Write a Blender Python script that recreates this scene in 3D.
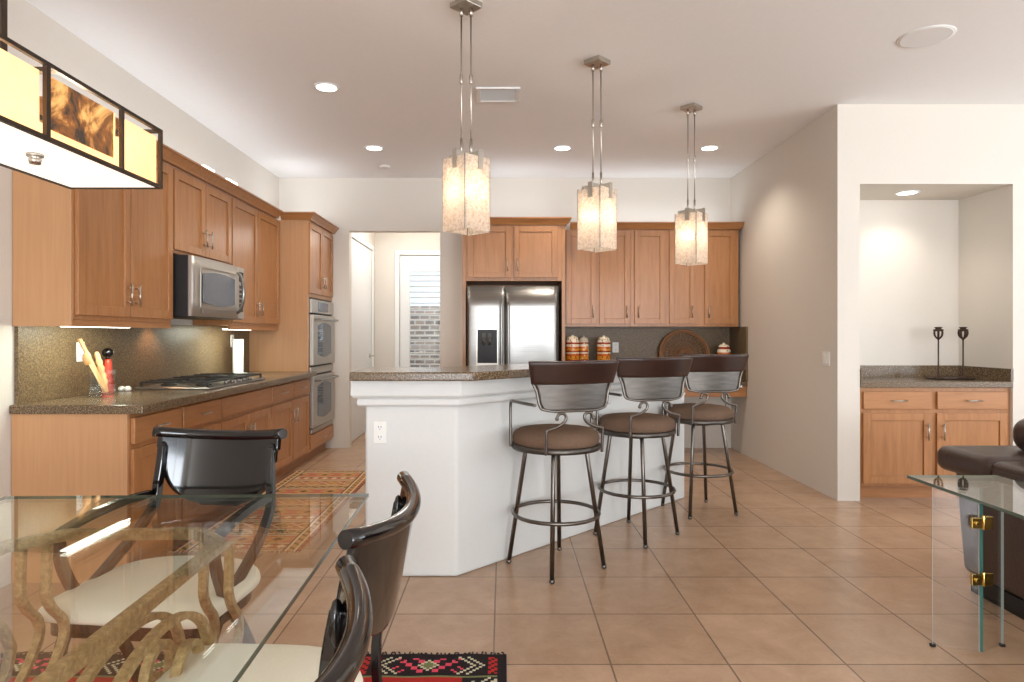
import bpy, bmesh, math, random
from mathutils import Vector, Matrix
random.seed(7)
for o in list(bpy.data.objects): bpy.data.objects.remove(o)
S = bpy.context.scene
C = S.collection
PI = math.pi
# ---------------------------------------------------------------- camera
F = 652.0                                   # focal length in pixels of a 1024 px frame
cd = bpy.data.cameras.new('camera'); cam = bpy.data.objects.new('camera', cd); C.objects.link(cam)
cd.sensor_width = 36; cd.lens = 36*F/1024; cd.shift_x = 8.5/1024; cd.shift_y = -6/1024
cd.clip_start = 0.02
cam.location = (0, 0, 1.28); cam.rotation_euler = (PI/2, 0, 0)
S.camera = cam
# ---------------------------------------------------------------- world, exposure
S.view_settings.view_transform = 'Standard'
try: S.view_settings.look = 'None'
except Exception: pass
S.view_settings.gamma = 1; S.view_settings.use_curve_mapping = False
S.view_settings.exposure = 0.2
w = bpy.data.worlds.new('World'); S.world = w; w.use_nodes = True
w.node_tree.nodes['Background'].inputs[0].default_value = (0.72, 0.86, 1.0, 1)
w.node_tree.nodes['Background'].inputs[1].default_value = 1.3
# ---------------------------------------------------------------- lights
def area(name, loc, rot, sx, sy, power, col):
    l = bpy.data.lights.new(name, 'AREA'); l.shape = 'RECTANGLE'; l.size = sx; l.size_y = sy
    l.energy = power; l.color = col
    o = bpy.data.objects.new(name, l); C.objects.link(o); o.location = loc; o.rotation_euler = rot
    return o
DAY = (0.88, 0.94, 1.0)
# daylight coming in at the windows behind and beside the camera
TILT = math.radians(129)
area('daylight_rear_left', (-0.6, -6.9, 1.45), (TILT, 0, 0), 2.6, 2.3, 330, DAY)
area('daylight_rear_right', (3.6, -6.9, 1.45), (TILT, 0, 0), 3.4, 2.3, 370, DAY)
area('daylight_side', (6.9, 1.0, 1.5), (TILT, 0, PI/2), 4.6, 2.3, 150, (0.92, 0.96, 1.0))
def lamp_light(name, loc, power, col, rad=0.05, spot=None, rot=(0,0,0)):
    l = bpy.data.lights.new(name, 'SPOT' if spot else 'POINT'); l.energy = power; l.color = col
    l.shadow_soft_size = rad
    if spot: l.spot_size = spot; l.spot_blend = 0.7
    o = bpy.data.objects.new(name, l); C.objects.link(o); o.location = loc; o.rotation_euler = rot
    return o
WARM = (1.0, 0.80, 0.58)

# ---------------------------------------------------------------- materials
def srgb(r, g, b):
    f = lambda c: (c/255/12.92) if c/255 <= 0.04045 else ((c/255+0.055)/1.055)**2.4
    return (f(r), f(g), f(b), 1)
MATS = {}
class NT:
    def __init__(s, name):
        s.m = bpy.data.materials.new(name); s.m.use_nodes = True
        s.t = s.m.node_tree; s.n = s.t.nodes; s.b = s.n['Principled BSDF']; s.out = s.n['Material Output']
        MATS[name] = s.m
    def add(s, typ, **kw):
        nd = s.n.new(typ)
        for k, v in kw.items():
            if hasattr(nd, k) and not k[0].isupper(): setattr(nd, k, v)
            else: nd.inputs[k.replace('_', ' ')].default_value = v
        return nd
    def link(s, a, b): s.t.links.new(a, b)
    def coords(s, scale=(1,1,1), loc=(0,0,0)):
        tc = s.n.new('ShaderNodeTexCoord'); mp = s.n.new('ShaderNodeMapping')
        mp.inputs['Scale'].default_value = scale; mp.inputs['Location'].default_value = loc
        s.link(tc.outputs['Object'], mp.inputs['Vector']); return mp.outputs['Vector']
    def noise(s, vec, scale, detail=3, rough=0.5, dist=0.0):
        nd = s.n.new('ShaderNodeTexNoise'); s.link(vec, nd.inputs['Vector'])
        nd.inputs['Scale'].default_value = scale; nd.inputs['Detail'].default_value = detail
        nd.inputs['Roughness'].default_value = rough; nd.inputs['Distortion'].default_value = dist
        return nd.outputs['Fac']
    def ramp(s, fac, stops, interp='LINEAR'):
        nd = s.n.new('ShaderNodeValToRGB'); s.link(fac, nd.inputs['Fac']); cr = nd.color_ramp
        cr.interpolation = interp
        while len(cr.elements) < len(stops): cr.elements.new(0.5)
        for e, (p, c) in zip(cr.elements, stops): e.position = p; e.color = c
        return nd.outputs['Color']
    def mix(s, fac, a, b, blend='MIX'):
        nd = s.n.new('ShaderNodeMix'); nd.data_type = 'RGBA'; nd.blend_type = blend
        if hasattr(fac, 'is_output') or hasattr(fac, 'links'): s.link(fac, nd.inputs[0])
        else: nd.inputs[0].default_value = fac
        for v, i in ((a, 6), (b, 7)):
            if isinstance(v, tuple): nd.inputs[i].default_value = v
            else: s.link(v, nd.inputs[i])
        return nd.outputs[2]
    def bump(s, h, strength=0.2, dist=0.01):
        nd = s.n.new('ShaderNodeBump'); nd.inputs['Strength'].default_value = strength
        nd.inputs['Distance'].default_value = dist; s.link(h, nd.inputs['Height'])
        s.link(nd.outputs['Normal'], s.b.inputs['Normal'])
def plain(name, col, rough=0.5, metal=0.0, var=0.05, scale=30, bump=0.0, spec=0.5, coat=0.0, emit=0.0):
    t = NT(name); v = t.coords(); f = t.noise(v, scale)
    lo = tuple(c*(1-var) for c in col[:3])+(1,); hi = tuple(min(1, c*(1+var)) for c in col[:3])+(1,)
    c = t.ramp(f, [(0.3, lo), (0.7, hi)]); t.link(c, t.b.inputs['Base Color'])
    t.b.inputs['Roughness'].default_value = rough; t.b.inputs['Metallic'].default_value = metal
    t.b.inputs['Specular IOR Level'].default_value = spec; t.b.inputs['Coat Weight'].default_value = coat
    t.b.inputs['Coat Roughness'].default_value = 0.05
    if emit: t.b.inputs['Emission Color'].default_value = col; t.b.inputs['Emission Strength'].default_value = emit
    if bump: t.bump(f, bump)
    return t.m
def wood(name, dark, light, scale=(9, 9, 0.9), rough=0.32):
    t = NT(name); v = t.coords(scale); f = t.noise(v, 3.0, 6, 0.6, 0.6)
    v2 = t.coords((1, 1, 1)); g = t.noise(v2, 2.2, 2)
    c = t.ramp(f, [(0.30, dark), (0.72, light)])
    c2 = t.mix(g, c, tuple(x*0.86 for x in light[:3])+(1,))
    c3 = t.mix(0.5, c, c2)
    t.link(c3, t.b.inputs['Base Color']); t.b.inputs['Roughness'].default_value = rough
    t.bump(f, 0.03); return t.m
MAPLE = wood('maple_wood', srgb(158, 105, 61), srgb(186, 131, 83))
MAPLE_H = wood('maple_wood_across', srgb(158, 105, 61), srgb(186, 131, 83), (0.9, 9, 9))
MAPLE_P = wood('maple_side_panel', srgb(186, 138, 96), srgb(199, 152, 109), (14, 14, 0.6), 0.4)
WALNUT = wood('dark_walnut', srgb(34, 20, 15), srgb(56, 33, 24), (1.2, 10, 10), 0.28)
SPOON = wood('pale_spoon_wood', srgb(170, 112, 66), srgb(224, 178, 124), (12, 12, 2), 0.5)
def granite(name, a, b, c_, rough=0.2):
    t = NT(name); v = t.coords()
    f = t.noise(v, 130, 3, 0.7); g = t.noise(v, 45, 2)
    c = t.ramp(f, [(0.34, a), (0.5, b), (0.66, c_)])
    c2 = t.mix(g, c, b); c3 = t.mix(0.4, c, c2)
    t.link(c3, t.b.inputs['Base Color']); t.b.inputs['Roughness'].default_value = rough; t.b.inputs['Specular IOR Level'].default_value = 0.4
    return t.m
GRANITE = granite('brown_granite', srgb(46, 36, 27), srgb(100, 82, 62), srgb(172, 148, 116))
SPLASH = granite('brown_granite_backsplash', srgb(58, 45, 31), srgb(106, 87, 62), srgb(156, 132, 98), 0.42)
WALL = plain('cream_wall_paint', srgb(220, 213, 203), 0.75, var=0.01, scale=60, bump=0.02)
CEIL = plain('white_ceiling_paint', srgb(246, 246, 246), 0.85, var=0.01, scale=40, bump=0.02)
WHITE = plain('white_semigloss_paint', srgb(236, 236, 234), 0.45, var=0.01)
ISLAND = plain('white_stucco_paint', srgb(216, 216, 213), 0.7, var=0.01, scale=50, bump=0.03)
PLASTIC = plain('white_plastic', srgb(235, 234, 228), 0.35, var=0.01)
SLOT = plain('dark_slot', srgb(70, 66, 60), 0.6)
NICKEL = plain('brushed_nickel', srgb(188, 182, 172), 0.32, 1.0, 0.04)
def steel():
    t = NT('brushed_steel'); v = t.coords((0.6, 0.6, 60)); f = t.noise(v, 4, 3)
    c = t.ramp(f, [(0.3, srgb(140, 138, 135)), (0.7, srgb(158, 156, 152))])
    t.link(c, t.b.inputs['Base Color']); t.b.inputs['Metallic'].default_value = 1
    t.b.inputs['Roughness'].default_value = 0.3
    v2 = t.coords((1, 1, 1)); g = t.noise(v2, 3.0, 1); t.bump(g, 0.25, 0.02); return t.m
STEEL = steel()
SATIN = plain('satin_steel', srgb(186, 182, 175), 0.42, 0.75, 0.02)
BLACKP = plain('black_appliance_plastic', srgb(18, 18, 20), 0.5, var=0.05)
OVENGLASS = plain('dark_oven_glass', srgb(60, 68, 80), 0.06, var=0.05, spec=0.8)
MICROGLASS = plain('grey_microwave_window', srgb(98, 104, 116), 0.2, var=0.05, spec=0.7)
GUNMETAL = plain('gunmetal_tube', srgb(112, 106, 100), 0.3, 1.0, 0.1, 20)
def patina():
    t = NT('brushed_grey_metal'); v = t.coords((3, 3, 24)); f = t.noise(v, 3, 5, 0.6)
    c = t.ramp(f, [(0.25, srgb(80, 75, 71)), (0.75, srgb(104, 99, 94))])
    t.link(c, t.b.inputs['Base Color']); t.b.inputs['Metallic'].default_value = 1
    t.b.inputs['Roughness'].default_value = 0.42; return t.m
PATINA = patina()
FABRIC = plain('brown_woven_fabric', srgb(112, 90, 74), 0.95, var=0.3, scale=260, bump=0.3, spec=0.1)
CREAM = plain('cream_seat_fabric', srgb(242, 236, 218), 0.85, var=0.03, scale=200, bump=0.08, spec=0.2)
LACQUER = plain('black_lacquer', srgb(16, 12, 12), 0.10, var=0.2, coat=0.4, spec=0.45)
LACQUER2 = plain('dark_brown_lacquer', srgb(42, 26, 20), 0.16, var=0.15, scale=8, coat=0.3, spec=0.45)
def goldiron():
    t = NT('antique_gold_iron'); v = t.coords(); f = t.noise(v, 60, 4, 0.7)
    c = t.ramp(f, [(0.28, srgb(128, 104, 66)), (0.55, srgb(178, 152, 106)), (0.78, srgb(222, 198, 146))])
    t.link(c, t.b.inputs['Base Color']); t.b.inputs['Metallic'].default_value = 0.25
    t.b.inputs['Roughness'].default_value = 0.5; t.bump(f, 0.3, 0.004); return t.m
GOLDIRON = goldiron()
BRASS = plain('polished_brass', srgb(206, 176, 98), 0.15, 1.0)
IRON = plain('dark_bronze_iron', srgb(66, 48, 38), 0.45, 0.6)
LEATHER = plain('brown_leather', srgb(66, 49, 42), 0.34, var=0.12, scale=90, bump=0.12, spec=0.5)
BLACKCAST = plain('black_cast_iron', srgb(28, 28, 28), 0.5, var=0.2)
FRAMEM = plain('dark_bronze_frame', srgb(62, 52, 44), 0.4, 0.6)
WAX = plain('white_candle_wax', srgb(246, 244, 238), 0.5, var=0.01)
REDL = plain('red_lacquer', srgb(206, 56, 30), 0.2, var=0.1, coat=0.6)
WICKER = plain('brown_wicker', srgb(150, 106, 70), 0.7, var=0.3, scale=120)
FRINGE = plain('cream_rug_fringe', srgb(216, 190, 158), 0.95)
DARKFRINGE = plain('dark_rug_fringe', srgb(48, 38, 36), 0.95, var=0.3)
TEAL = plain('teal_glass_edge', srgb(60, 120, 112), 0.12, var=0.05, spec=0.8)
GREENEDGE = plain('dark_green_glass_edge', srgb(84, 96, 80), 0.15, spec=0.6)
PALEEDGE = plain('pale_glass_edge', srgb(176, 184, 178), 0.15, spec=0.6)
def glass(name, col, rough=0.0, alpha_t=0.0):
    # clear sheet glass: transparent body that still mirrors at its surface
    t = NT(name)
    tr = t.n.new('ShaderNodeBsdfTransparent'); tr.inputs['Color'].default_value = col
    gl = t.n.new('ShaderNodeBsdfGlossy'); gl.inputs['Roughness'].default_value = rough
    gl.inputs['Color'].default_value = (1, 1, 1, 1)
    fr = t.n.new('ShaderNodeFresnel'); ge = t.n.new('ShaderNodeNewGeometry'); ma = t.n.new('ShaderNodeMath'); ma.operation = 'MULTIPLY_ADD'
    t.link(ge.outputs['Backfacing'], ma.inputs[0]); ma.inputs[1].default_value = 1/1.4-1.4; ma.inputs[2].default_value = 1.4; t.link(ma.outputs[0], fr.inputs['IOR'])
    v = t.coords(); f = t.noise(v, 3, 1); c = t.ramp(f, [(0.0, col), (1.0, tuple(min(1, x*1.01) for x in col[:3])+(1,))])
    t.link(c, tr.inputs['Color'])
    mx = t.n.new('ShaderNodeMixShader'); t.link(fr.outputs[0], mx.inputs[0]); t.link(tr.outputs[0], mx.inputs[1]); t.link(gl.outputs[0], mx.inputs[2])
    t.link(mx.outputs[0], t.out.inputs['Surface']); return t.m
TABLEGLASS = glass('clear_table_glass', (0.935, 0.955, 0.935, 1))
PANELGLASS = glass('clear_panel_glass', (0.965, 0.975, 0.97, 1))
CLEAR = glass('clear_vessel_glass', (0.95, 0.97, 0.96, 1))
def shade_mat(name, lo, hi, emit, scale, tr=0.3):
    t = NT(name); v = t.coords(); f = t.noise(v, scale, 4, 0.75)
    c = t.ramp(f, [(0.36, lo), (0.56, hi)])
    a = t.n.new('ShaderNodeBsdfTranslucent'); t.link(c, a.inputs['Color'])
    b = t.n.new('ShaderNodeBsdfTransparent'); t.link(c, b.inputs['Color'])
    g = t.n.new('ShaderNodeBsdfDiffuse'); t.link(c, g.inputs['Color'])
    e = t.n.new('ShaderNodeEmission'); t.link(c, e.inputs['Color']); e.inputs['Strength'].default_value = emit
    m1 = t.n.new('ShaderNodeMixShader'); m1.inputs[0].default_value = tr; t.link(a.outputs[0], m1.inputs[1]); t.link(b.outputs[0], m1.inputs[2])
    m2 = t.n.new('ShaderNodeMixShader'); m2.inputs[0].default_value = 0.3; t.link(m1.outputs[0], m2.inputs[1]); t.link(g.outputs[0], m2.inputs[2])
    ad = t.n.new('ShaderNodeAddShader'); t.link(m2.outputs[0], ad.inputs[0]); t.link(e.outputs[0], ad.inputs[1])
    t.link(ad.outputs[0], t.out.inputs['Surface']); return t.m
SHADE = shade_mat('textured_pendant_glass', srgb(208, 190, 172), srgb(240, 232, 222), 0.06, 60, 0.35)
AMBER = shade_mat('amber_art_glass', srgb(244, 216, 172), srgb(251, 226, 184), 0.34, 6, 0.1)
def mica_mat():
    t = NT('mottled_mica'); v = t.coords(); f = t.noise(v, 7, 5, 0.65, 1.2)
    c = t.ramp(f, [(0.38, srgb(50, 44, 38)), (0.47, srgb(140, 86, 40)), (0.56, srgb(226, 170, 98)), (0.75, srgb(240, 206, 150))])
    t.link(c, t.b.inputs['Base Color']); t.link(c, t.b.inputs['Emission Color']); t.b.inputs['Emission Strength'].default_value = 0.45
    t.b.inputs['Roughness'].default_value = 0.4; return t.m
MICA = mica_mat()
def emit(name, col, s):
    t = NT(name); v = t.coords(); f = t.noise(v, 5, 1)
    c = t.ramp(f, [(0, tuple(x*0.97 for x in col[:3])+(1,)), (1, col)])
    t.link(c, t.b.inputs['Emission Color']); t.b.inputs['Emission Strength'].default_value = s
    t.b.inputs['Base Color'].default_value = col; return t.m
BULB = emit('lit_bulb', (1, 0.86, 0.66, 1), 22)
DIFFUSER = emit('lit_white_diffuser', (1, 0.95, 0.86, 1), 0.8)
CAN = emit('lit_downlight_lens', (1, 0.96, 0.9, 1), 5)
STRIP = emit('lit_under_cabinet_strip', (0.96, 1.0, 0.9, 1), 4)
def tile():
    t = NT('tan_floor_tile'); T = 0.4575
    v = t.coords((1, 1, 1), (0.04, -2.991, 0))
    br = t.n.new('ShaderNodeTexBrick'); t.link(v, br.inputs['Vector'])
    br.offset = 0; br.squash = 1
    br.inputs['Scale'].default_value = 1; br.inputs['Brick Width'].default_value = T; br.inputs['Row Height'].default_value = T
    br.inputs['Mortar Size'].default_value = 0.004; br.inputs['Mortar Smooth'].default_value = 0.2; br.inputs['Bias'].default_value = 0
    br.inputs['Color1'].default_value = srgb(190, 158, 130); br.inputs['Color2'].default_value = srgb(202, 170, 142)
    br.inputs['Mortar'].default_value = srgb(138, 115, 95)
    v2 = t.coords(); f = t.noise(v2, 5, 6, 0.7, 0.4); f2 = t.noise(v2, 60, 3, 0.6)
    c = t.ramp(f, [(0.3, (0.78, 0.74, 0.70, 1)), (0.7, (1, 1, 1, 1))])
    m = t.mix(1.0, br.outputs['Color'], c, 'MULTIPLY')
    c2 = t.ramp(f2, [(0.3, (0.94, 0.93, 0.92, 1)), (0.7, (1, 1, 1, 1))])
    m = t.mix(1.0, m, c2, 'MULTIPLY')
    t.link(m, t.b.inputs['Base Color'])
    t.b.inputs['Roughness'].default_value = 0.27
    inv = t.n.new('ShaderNodeMath'); inv.operation = 'SUBTRACT'; inv.inputs[0].default_value = 1; t.link(br.outputs['Fac'], inv.inputs[1])
    t.bump(inv.outputs[0], 0.4, 0.003)
    return t.m
TILE = tile()
def brickm():
    t = NT('outdoor_stone_wall'); v = t.coords()
    rot = t.n.new('ShaderNodeMapping'); rot.inputs['Rotation'].default_value = (PI/2, 0, 0); t.link(v, rot.inputs['Vector'])
    br = t.n.new('ShaderNodeTexBrick'); t.link(rot.outputs[0], br.inputs['Vector'])
    br.inputs['Scale'].default_value = 1; br.inputs['Brick Width'].default_value = 0.16; br.inputs['Row Height'].default_value = 0.08
    br.inputs['Mortar Size'].default_value = 0.012
    br.inputs['Color1'].default_value = srgb(138, 116, 104); br.inputs['Color2'].default_value = srgb(96, 84, 80); br.inputs['Mortar'].default_value = srgb(176, 168, 162)
    t.link(br.outputs['Color'], t.b.inputs['Base Color']); t.b.inputs['Roughness'].default_value = 0.9; return t.m
STONE = brickm()

# ---------------------------------------------------------------- mesh helpers
class MB:
    def __init__(s): s.v = []; s.f = []; s.mi = []; s.sm = []
    def face(s, idx, mi=0, sm=False): s.f.append(idx); s.mi.append(mi); s.sm.append(sm)
    def box(s, a, b, mi=0):
        x0, x1 = sorted((a[0], b[0])); y0, y1 = sorted((a[1], b[1])); z0, z1 = sorted((a[2], b[2])); n = len(s.v)
        s.v += [(x0,y0,z0),(x1,y0,z0),(x1,y1,z0),(x0,y1,z0),(x0,y0,z1),(x1,y0,z1),(x1,y1,z1),(x0,y1,z1)]
        for q in ((3,2,1,0),(4,5,6,7),(0,1,5,4),(1,2,6,5),(2,3,7,6),(3,0,4,7)): s.face([n+i for i in q], mi)
        return s
    def prism(s, poly, z0, z1, mi=0, sm=False):
        # poly: 2d points counter-clockwise
        n = len(s.v); k = len(poly)
        s.v += [(p[0], p[1], z0) for p in poly] + [(p[0], p[1], z1) for p in poly]
        s.face(list(range(n+k-1, n-1, -1)), mi); s.face(list(range(n+k, n+2*k)), mi)
        for i in range(k): j = (i+1) % k; s.face([n+i, n+j, n+k+j, n+k+i], mi, sm)
        return s
    def lathe(s, prof, c=(0,0,0), n=24, mi=0, sm=True):
        # prof: (r, z) from bottom to top
        b = len(s.v); m = len(prof)
        for r, z in prof:
            for i in range(n):
                a = 2*PI*i/n; s.v.append((c[0]+r*math.cos(a), c[1]+r*math.sin(a), c[2]+z))
        for k in range(m-1):
            for i in range(n):
                j = (i+1) % n; s.face([b+k*n+i, b+k*n+j, b+(k+1)*n+j, b+(k+1)*n+i], mi, sm)
        s.face([b+i for i in range(n-1, -1, -1)], mi); s.face([b+(m-1)*n+i for i in range(n)], mi)
        return s
    def tube(s, pts, r, n=10, smooth=True, up=None, flat=None, mi=0, closed=False):
        # flat=(a,b): rectangular-ish section; a along 'side', b along 'up'
        P = [Vector(p) for p in pts]
        if smooth and len(P) > 2: P = catmull(P, 6, closed)
        m = len(P); R = r if isinstance(r, (list, tuple)) else [r]*2
        b = len(s.v); prev = None
        for i, p in enumerate(P):
            if closed: t = (P[(i+1) % m]-P[i-1])
            else: t = (P[min(i+1, m-1)]-P[max(i-1, 0)])
            t.normalize()
            if up is not None:
                side = t.cross(Vector(up)); 
                if side.length < 1e-4: side = prev if prev else Vector((1,0,0))
                side.normalize(); u = side.cross(t)
            else:
                if prev is None:
                    a = Vector((0,0,1)) if abs(t.z) < 0.9 else Vector((1,0,0)); side = t.cross(a).normalized()
                else: side = (prev-t*prev.dot(t)).normalized()
                u = side.cross(t)
            prev = side
            k = i/(m-1) if m > 1 else 0; q = k*(len(R)-1); q0 = int(min(q, len(R)-2)) if len(R) > 1 else 0
            rr = R[q0]+(R[q0+1]-R[q0])*(q-q0) if len(R) > 1 else R[0]
            if flat:
                A, B = flat; sec = [(-A,-B),(A,-B),(A,B),(-A,B)]
                for x, y in sec: s.v.append(tuple(p+side*x+u*y))
            else:
                for j in range(n):
                    a = 2*PI*j/n; s.v.append(tuple(p+side*(rr*math.cos(a))+u*(rr*math.sin(a))))
        nn = 4 if flat else n
        for i in range(m if closed else m-1):
            i2 = (i+1) % m
            for j in range(nn):
                k = (j+1) % nn; s.face([b+i*nn+j, b+i2*nn+j, b+i2*nn+k, b+i*nn+k], mi, not flat)
        if not closed:
            s.face([b+j for j in range(nn)], mi); s.face([b+(m-1)*nn+j for j in range(nn-1, -1, -1)], mi)
        return s
    def cyl(s, a, b, r, n=14, mi=0): return s.tube([a, b], r, n, smooth=False, mi=mi)
    def sphere(s, c, r, sc=(1,1,1), n=14, mi=0):
        pr = []
        b = len(s.v); m = n//2
        for k in range(1, m):
            ph = PI*k/m-PI/2
            for i in range(n):
                a = 2*PI*i/n; s.v.append((c[0]+r*sc[0]*math.cos(ph)*math.cos(a), c[1]+r*sc[1]*math.cos(ph)*math.sin(a), c[2]+r*sc[2]*math.sin(ph)))
        lo = len(s.v); s.v.append((c[0], c[1], c[2]-r*sc[2])); hi = len(s.v); s.v.append((c[0], c[1], c[2]+r*sc[2]))
        for k in range(m-2):
            for i in range(n): j = (i+1) % n; s.face([b+k*n+i, b+k*n+j, b+(k+1)*n+j, b+(k+1)*n+i], mi, True)
        for i in range(n):
            j = (i+1) % n; s.face([lo, b+j, b+i], mi, True); s.face([hi, b+(m-2)*n+i, b+(m-2)*n+j], mi, True)
        return s
    def shell(s, fn, nu, nv, th, mi=0):
        # closed curved panel: fn(u,v) -> (x,y,z), thickness th along the surface normal
        g = [[Vector(fn(i/nu, j/nv)) for i in range(nu+1)] for j in range(nv+1)]
        b = len(s.v); N = (nu+1)*(nv+1); nr = []
        for j in range(nv+1):
            for i in range(nu+1):
                du = g[j][min(i+1, nu)]-g[j][max(i-1, 0)]; dv = g[min(j+1, nv)][i]-g[max(j-1, 0)][i]
                q = du.cross(dv); q = q.normalized() if q.length > 1e-9 else Vector((0,1,0)); nr.append(q)
        flatg = [p for row in g for p in row]
        s.v += [tuple(p+q*th/2) for p, q in zip(flatg, nr)]; s.v += [tuple(p-q*th/2) for p, q in zip(flatg, nr)]
        I = lambda i, j, k: b+k*N+j*(nu+1)+i
        for j in range(nv):
            for i in range(nu):
                s.face([I(i,j,0), I(i+1,j,0), I(i+1,j+1,0), I(i,j+1,0)], mi, True)
                s.face([I(i,j+1,1), I(i+1,j+1,1), I(i+1,j,1), I(i,j,1)], mi, True)
        for i in range(nu):
            s.face([I(i,0,1), I(i+1,0,1), I(i+1,0,0), I(i,0,0)], mi); s.face([I(i,nv,0), I(i+1,nv,0), I(i+1,nv,1), I(i,nv,1)], mi)
        for j in range(nv):
            s.face([I(0,j,0), I(0,j+1,0), I(0,j+1,1), I(0,j,1)], mi); s.face([I(nu,j,1), I(nu,j+1,1), I(nu,j+1,0), I(nu,j,0)], mi)
        return s
    def sweep(s, path, prof, mi=0, closed=False):
        # path: 2d points; prof: closed polygon of (out, z), out to the right of travel
        b = len(s.v); m = len(path); k = len(prof); P = [Vector(p) for p in path]
        for i in range(m):
            d1 = (P[i]-P[i-1]).normalized() if i > 0 else None
            d2 = (P[i+1]-P[i]).normalized() if i < m-1 else None
            d1 = d1 or d2; d2 = d2 or d1
            n1 = Vector((d1.y, -d1.x)); n2 = Vector((d2.y, -d2.x)); q = (n1+n2)/(1+n1.dot(n2))
            for o, z in prof: s.v.append((P[i].x+q.x*o, P[i].y+q.y*o, z))
        for i in range(m-1):
            for j in range(k): l = (j+1) % k; s.face([b+i*k+j, b+(i+1)*k+j, b+(i+1)*k+l, b+i*k+l], mi)
        s.face([b+j for j in range(k)], mi); s.face([b+(m-1)*k+j for j in range(k-1, -1, -1)], mi)
        return s
    def xf(s, M, start=0):
        for i in range(start, len(s.v)): s.v[i] = tuple(M @ Vector(s.v[i]))
        return s
    def build(s, name, mats, parent=None, bevel=0.0, org=None, seg=2, subsurf=0):
        me = bpy.data.meshes.new(name)
        vs = s.v if org is None else [(x-org[0], y-org[1], z-org[2]) for x, y, z in s.v]
        me.from_pydata(vs, [], s.f)
        if not isinstance(mats, (list, tuple)): mats = [mats]
        for m in mats: me.materials.append(m)
        for p, mi, sm in zip(me.polygons, s.mi, s.sm): p.material_index = mi; p.use_smooth = sm
        bm = bmesh.new(); bm.from_mesh(me); bmesh.ops.recalc_face_normals(bm, faces=bm.faces); bm.to_mesh(me); bm.free()
        o = bpy.data.objects.new(name, me); C.objects.link(o)
        if parent is not None: o.parent = parent
        elif org is not None: o.location = org
        if bevel:
            md = o.modifiers.new('bevel', 'BEVEL'); md.width = bevel; md.segments = seg; md.limit_method = 'ANGLE'; md.angle_limit = math.radians(40)
            md.harden_normals = False
        if subsurf:
            md = o.modifiers.new('sub', 'SUBSURF'); md.levels = subsurf; md.render_levels = subsurf
            for p in me.polygons: p.use_smooth = True
        return o
def catmull(P, n, closed=False):
    out = []; m = len(P)
    rng = range(m) if closed else range(m-1)
    for i in rng:
        p0 = P[(i-1) % m] if closed or i > 0 else P[0]; p1 = P[i]; p2 = P[(i+1) % m]; p3 = P[(i+2) % m] if closed or i+2 < m else P[-1]
        for k in range(n):
            t = k/n
            out.append(0.5*((2*p1)+(p2-p0)*t+(2*p0-5*p1+4*p2-p3)*t*t+(3*p1-p0-3*p2+p3)*t**3))
    if not closed: out.append(P[-1])
    return out
def thing(name, label, cat, loc=(0,0,0), rz=0, group=None):
    o = bpy.data.objects.new(name, None); C.objects.link(o); o.location = loc; o.rotation_euler = (0, 0, rz)
    o.empty_display_size = 0.1; return tag(o, label, cat, group)
def tag(o, label, cat, group=None):
    o['label'] = label; o['category'] = cat
    if group: o['group'] = group
    return o
def struct(o, label=None):
    o['kind'] = 'structure'
    return o
def dup(root, loc, rz, label, group=None):
    r = root.copy(); C.objects.link(r); r.location = loc; r.rotation_euler = (0, 0, rz); r['label'] = label
    if group: r['group'] = group
    for ch in list(root.children):
        c = ch.copy(); C.objects.link(c); c.parent = r
        for g in list(ch.children):
            d = g.copy(); C.objects.link(d); d.parent = c
    return r

# ================================================================ THE ROOM
XL, XR, YB, YF, ZC = -2.543, 2.577, 7.385, 5.03, 3.06      # left wall, kitchen right wall, back wall, niche wall, ceiling
m = MB(); m.box((-2.75, -7.1, -0.1), (7.1, 11.2, 0)); struct(m.build('floor', TILE))
m = MB(); m.box((-2.75, -7.1, ZC), (7.1, YB+0.12, ZC+0.1)); struct(m.build('ceiling', CEIL))
m = MB(); m.box((XL-0.15, -7.1, 0), (XL, YB+0.12, ZC)); struct(m.build('wall_left', WALL))
DX0, DX1, DZ = -1.75, -0.719, 2.458                        # doorway to the hall
m = MB(); m.box((XL, YB, 0), (DX0, YB+0.12, ZC)); m.box((DX0, YB, DZ), (DX1, YB+0.12, ZC)); m.box((DX1, YB, 0), (XR, YB+0.12, ZC))
struct(m.build('wall_back', WALL))
m = MB(); m.box((XR, YF, 0), (2.75, YB+0.12, ZC)); struct(m.build('wall_right', WALL))
NX0, NX1, NZ, NY = 2.75, 3.93, 2.445, 5.63
m = MB(); m.box((NX0, YF, NZ), (NX1, NY, ZC)); m.box((NX0, NY, 0), (NX1, NY+0.12, ZC)); m.box((NX1, YF, 0), (7.0, NY+0.12, ZC))
struct(m.build('wall_niche', WALL))
# behind and beside the camera: walls with the windows that light the room
m = MB(); yr = -7.0
m.box((XL, yr-0.1, 0), (-1.9, yr, ZC)); m.box((-1.9, yr-0.1, 2.6), (0.7, yr, ZC)); m.box((-1.9, yr-0.1, 0), (0.7, yr, 0.3))
m.box((0.7, yr-0.1, 0), (1.9, yr, ZC)); m.box((1.9, yr-0.1, 2.6), (5.3, yr, ZC)); m.box((1.9, yr-0.1, 0), (5.3, yr, 0.3)); m.box((5.3, yr-0.1, 0), (7.0, yr, ZC))
struct(m.build('wall_rear', WALL))
m = MB(); m.box((7.0, -7.1, 0), (7.1, -1.3, ZC)); m.box((7.0, -1.3, 2.65), (7.1, 3.3, ZC)); m.box((7.0, -1.3, 0), (7.1, 3.3, 0.35)); m.box((7.0, 3.3, 0), (7.1, NY+0.12, ZC))
struct(m.build('wall_side', WALL))
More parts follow.
